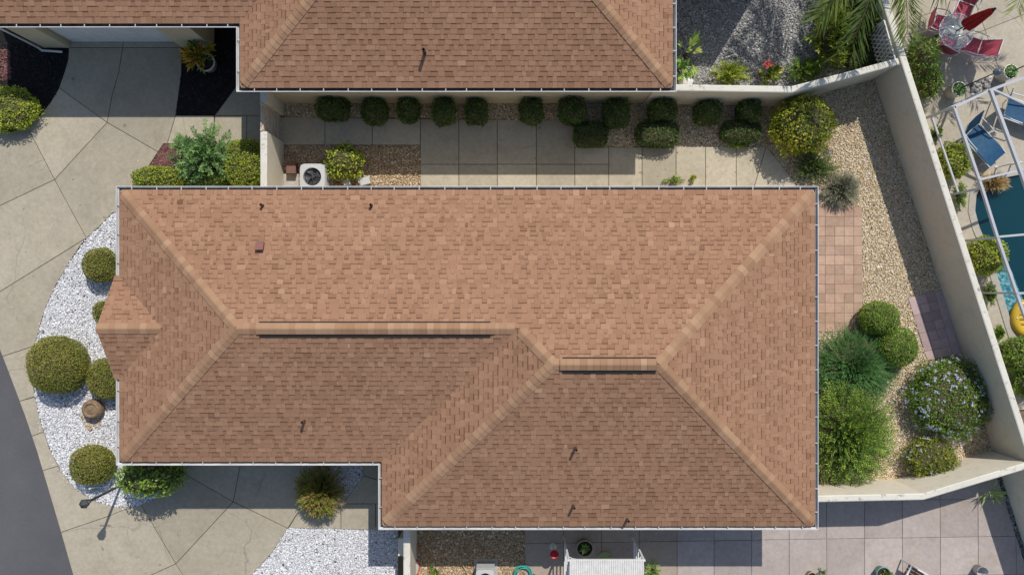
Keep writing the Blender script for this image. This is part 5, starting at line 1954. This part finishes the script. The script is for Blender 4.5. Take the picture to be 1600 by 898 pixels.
for i in range(5):
    for k in range(n):
        Fs.append((i * n + k, i * n + (k + 1) % n, (i + 1) * n + (k + 1) % n, (i + 1) * n + k))
mb.add(V, Fs, 0, 0.5, True)
mb.build('canopy', 'red_canvas', um)
mb = MB()
mb.lathe([(0.0, 0.0), (0.23, 0.0), (0.22, 0.05), (0.05, 0.09), (0.03, 0.3), (0.0, 0.3)], 20)
mb.build('base', 'black_paint', um)
RC = 'red chairs round the glass table'
sling_chair('red sling chair at the lower right of the glass table, back stretched out', 1518, 73, R(70), RC, rec=0.8)
sling_chair('small red sling chair at the lower left of the glass table', 1477, 71, R(-28), RC)
sling_chair('red sling chair in shade at the left of the glass table', 1462, 37, R(-103), RC)
sling_chair('red sling chair at the top edge above the glass table', 1504, 16, R(160), RC, rec=0.8)


def chaise(label, px, py, rz, group):
    c = at(px, py, 0.3)
    t = thing('lounge_chair', label, 'lounge chair', (c.x, c.y, 0.02), group, rz)
    mb = MB()
    V, Fs = [], []
    for i in range(8):
        y = 0.62 - 1.1 * i / 7
        z = 0.34 + 0.05 * math.sin(i / 7 * 5)
        V += [(-0.3, y, z), (0.0, y, z - 0.025), (0.3, y, z)]
    for i in range(7):
        for j in (0, 1):
            Fs.append((i * 3 + j, i * 3 + j + 1, (i + 1) * 3 + j + 1, (i + 1) * 3 + j))
    mb.add(V, Fs, 0, 0.5, True)
    mb.build('seat', 'blue_sling', t)
    mb = MB()
    V, Fs = [], []
    for i in range(6):
        f = i / 5
        V += [(-0.3, -0.5 - 0.33 * f, 0.34 + 0.62 * f), (0, -0.52 - 0.33 * f, 0.33 + 0.62 * f), (0.3, -0.5 - 0.33 * f, 0.34 + 0.62 * f)]
    for i in range(5):
        for j in (0, 1):
            Fs.append((i * 3 + j, i * 3 + j + 1, (i + 1) * 3 + j + 1, (i + 1) * 3 + j))
    mb.add(V, Fs, 0, 0.5, True)
    mb.build('backrest', 'blue_sling', t)
    for s in (-1, 1):
        mb = MB()
        mb.tube([(s * 0.31, 0.64, 0.34), (s * 0.31, 0.0, 0.33), (s * 0.31, -0.5, 0.345), (s * 0.31, -0.84, 0.98)], 0.015, 7)
        mb.build('side_frame', 'white_metal', t)
        mb = MB()
        mb.tube([(s * 0.33, -0.62, 0.58), (s * 0.36, -0.35, 0.56), (s * 0.36, -0.05, 0.55), (s * 0.33, 0.05, 0.36)], 0.016, 7)
        mb.build('armrest', 'white_metal', t)
        for y in (0.5, -0.42):
            mb = MB()
            mb.tube([(s * 0.31, y, 0.34), (s * 0.32, y - 0.05, 0.15), (s * 0.33, y, 0.0)], 0.014, 7)
            mb.build('leg', 'white_metal', t)
    return t


chaise('blue lounge chair beside the lime shrub under the pool cage', 1534, 225, R(222), 'blue lounge chairs')
chaise('blue lounge chair at the right edge under the pool cage', 1597, 178, R(250), 'blue lounge chairs')

# pool cage
ZC = 2.0
cg = thing('pool_cage', 'white aluminium pool enclosure frame at the right edge', 'enclosure', tuple(at(1560, 300)))
O = Vector(cg.location)


def cage_bar(name, a, b_, w=0.065, h=0.09, za=ZC, zb=ZC):
    mb = MB()
    mb.bar(at(a[0], a[1], za) - O, at(b_[0], b_[1], zb) - O, w, h)
    return mb.build(name, 'cage_metal', cg)


K = [(1490, 167), (1534, 294), (1558, 371), (1588, 458), (1622, 552)]
for a, b_ in zip(K[:-1], K[1:]):
    cage_bar('edge_beam', a, b_)
cage_bar('edge_beam', (1490, 168), (1547, 141))
cage_bar('edge_beam', (1547, 141), (1660, 100), 0.07, 0.1)
cage_bar('roof_beam', (1547, 140), (1594, 267), 0.075, 0.1, ZC + 0.06, ZC + 0.06)
cage_bar('roof_beam', (1594, 267), (1640, 395), 0.075, 0.1, ZC + 0.06, ZC + 0.06)
cage_bar('diagonal_brace', (1549, 139), (1650, 186), 0.05, 0.06, ZC + 0.04, ZC + 0.04)
cage_bar('purlin', (1529, 281), (1594, 266), 0.055, 0.07, ZC + 0.02, ZC + 0.02)
cage_bar('purlin', (1594, 266), (1660, 240), 0.055, 0.07, ZC + 0.02, ZC + 0.02)
cage_bar('purlin', (1559, 370), (1660, 361), 0.055, 0.07, ZC + 0.02, ZC + 0.02)
cage_bar('purlin', (1588, 458), (1660, 456), 0.055, 0.07, ZC + 0.02, ZC + 0.02)
cage_bar('purlin', (1557, 458), (1588, 458), 0.05, 0.05, 1.0, 1.0)
for q in [K[0], (1547, 141), K[1], K[2], K[3]]:
    top = at(q[0], q[1], ZC)
    mb = MB()
    mb.box((top.x - O.x, top.y - O.y, ZC / 2 + 0.0), (0.055, 0.055, ZC - 0.06))
    mb.build('post', 'cage_metal', cg)
for a, b_ in ((K[0], K[1]), (K[0], (1547, 141))):
    pa, pb = at(a[0], a[1], ZC), at(b_[0], b_[1], ZC)
    for z in (0.9,):
        mb = MB()
        mb.bar((pa.x - O.x, pa.y - O.y, z), (pb.x - O.x, pb.y - O.y, z), 0.045, 0.05)
        mb.build('chair_rail', 'cage_metal', cg)
# pool float and handrail
c = at(1608, 497, 0.25)
ft = thing('pool_float', 'yellow inflatable lounge float in the pool at the right edge', 'float', (c.x, c.y, -0.03))
mb = MB()
mb.tube([(0.3 * math.cos(a), 0.42 * math.sin(a), 0.1) for a in np.linspace(0, 2 * math.pi, 36, endpoint=False)], 0.12, 14, closed=True)
mb.build('ring', 'yellow_vinyl', ft)
mb = MB()
for k in range(5):
    mb.tube([(-0.24, -0.28 + 0.14 * k, 0.09), (0.0, -0.28 + 0.14 * k, 0.1), (0.24, -0.28 + 0.14 * k, 0.09)], 0.075, 10)
mb.build('seat', 'yellow_vinyl', ft)
mb = MB()
mb.lathe([(0.025, 0.27), (0.02, 0.3), (0.0, 0.3)], 8, c=(-0.3, 0.0, -0.06))
mb.build('valve', 'pot_white', ft)
a, b_ = at(1556, 262), at(1578, 258)
hr = thing('pool_handrail', 'thin curved metal handrail at the upper edge of the pool', 'handrail', (a.x, a.y, 0.02))
d = Vector((b_.x - a.x, b_.y - a.y, 0))
mb = MB()
mb.tube([(0, 0, 0), (0, 0, 0.6), tuple(d * 0.25 + Vector((0, 0, 0.78))), tuple(d * 0.75 + Vector((0, 0, 0.7))), tuple(d + Vector((0, 0, 0.3))), tuple(d * 1.05 + Vector((0, 0, -0.04)))], 0.018, 8)
mb.build('rail', 'white_metal', hr)
mb = MB()
for q in (Vector((0, 0, 0)),):
    mb.lathe([(0.05, 0.0), (0.05, 0.015), (0.02, 0.03)], 12, c=q)
mb.build('flange', 'white_metal', hr)
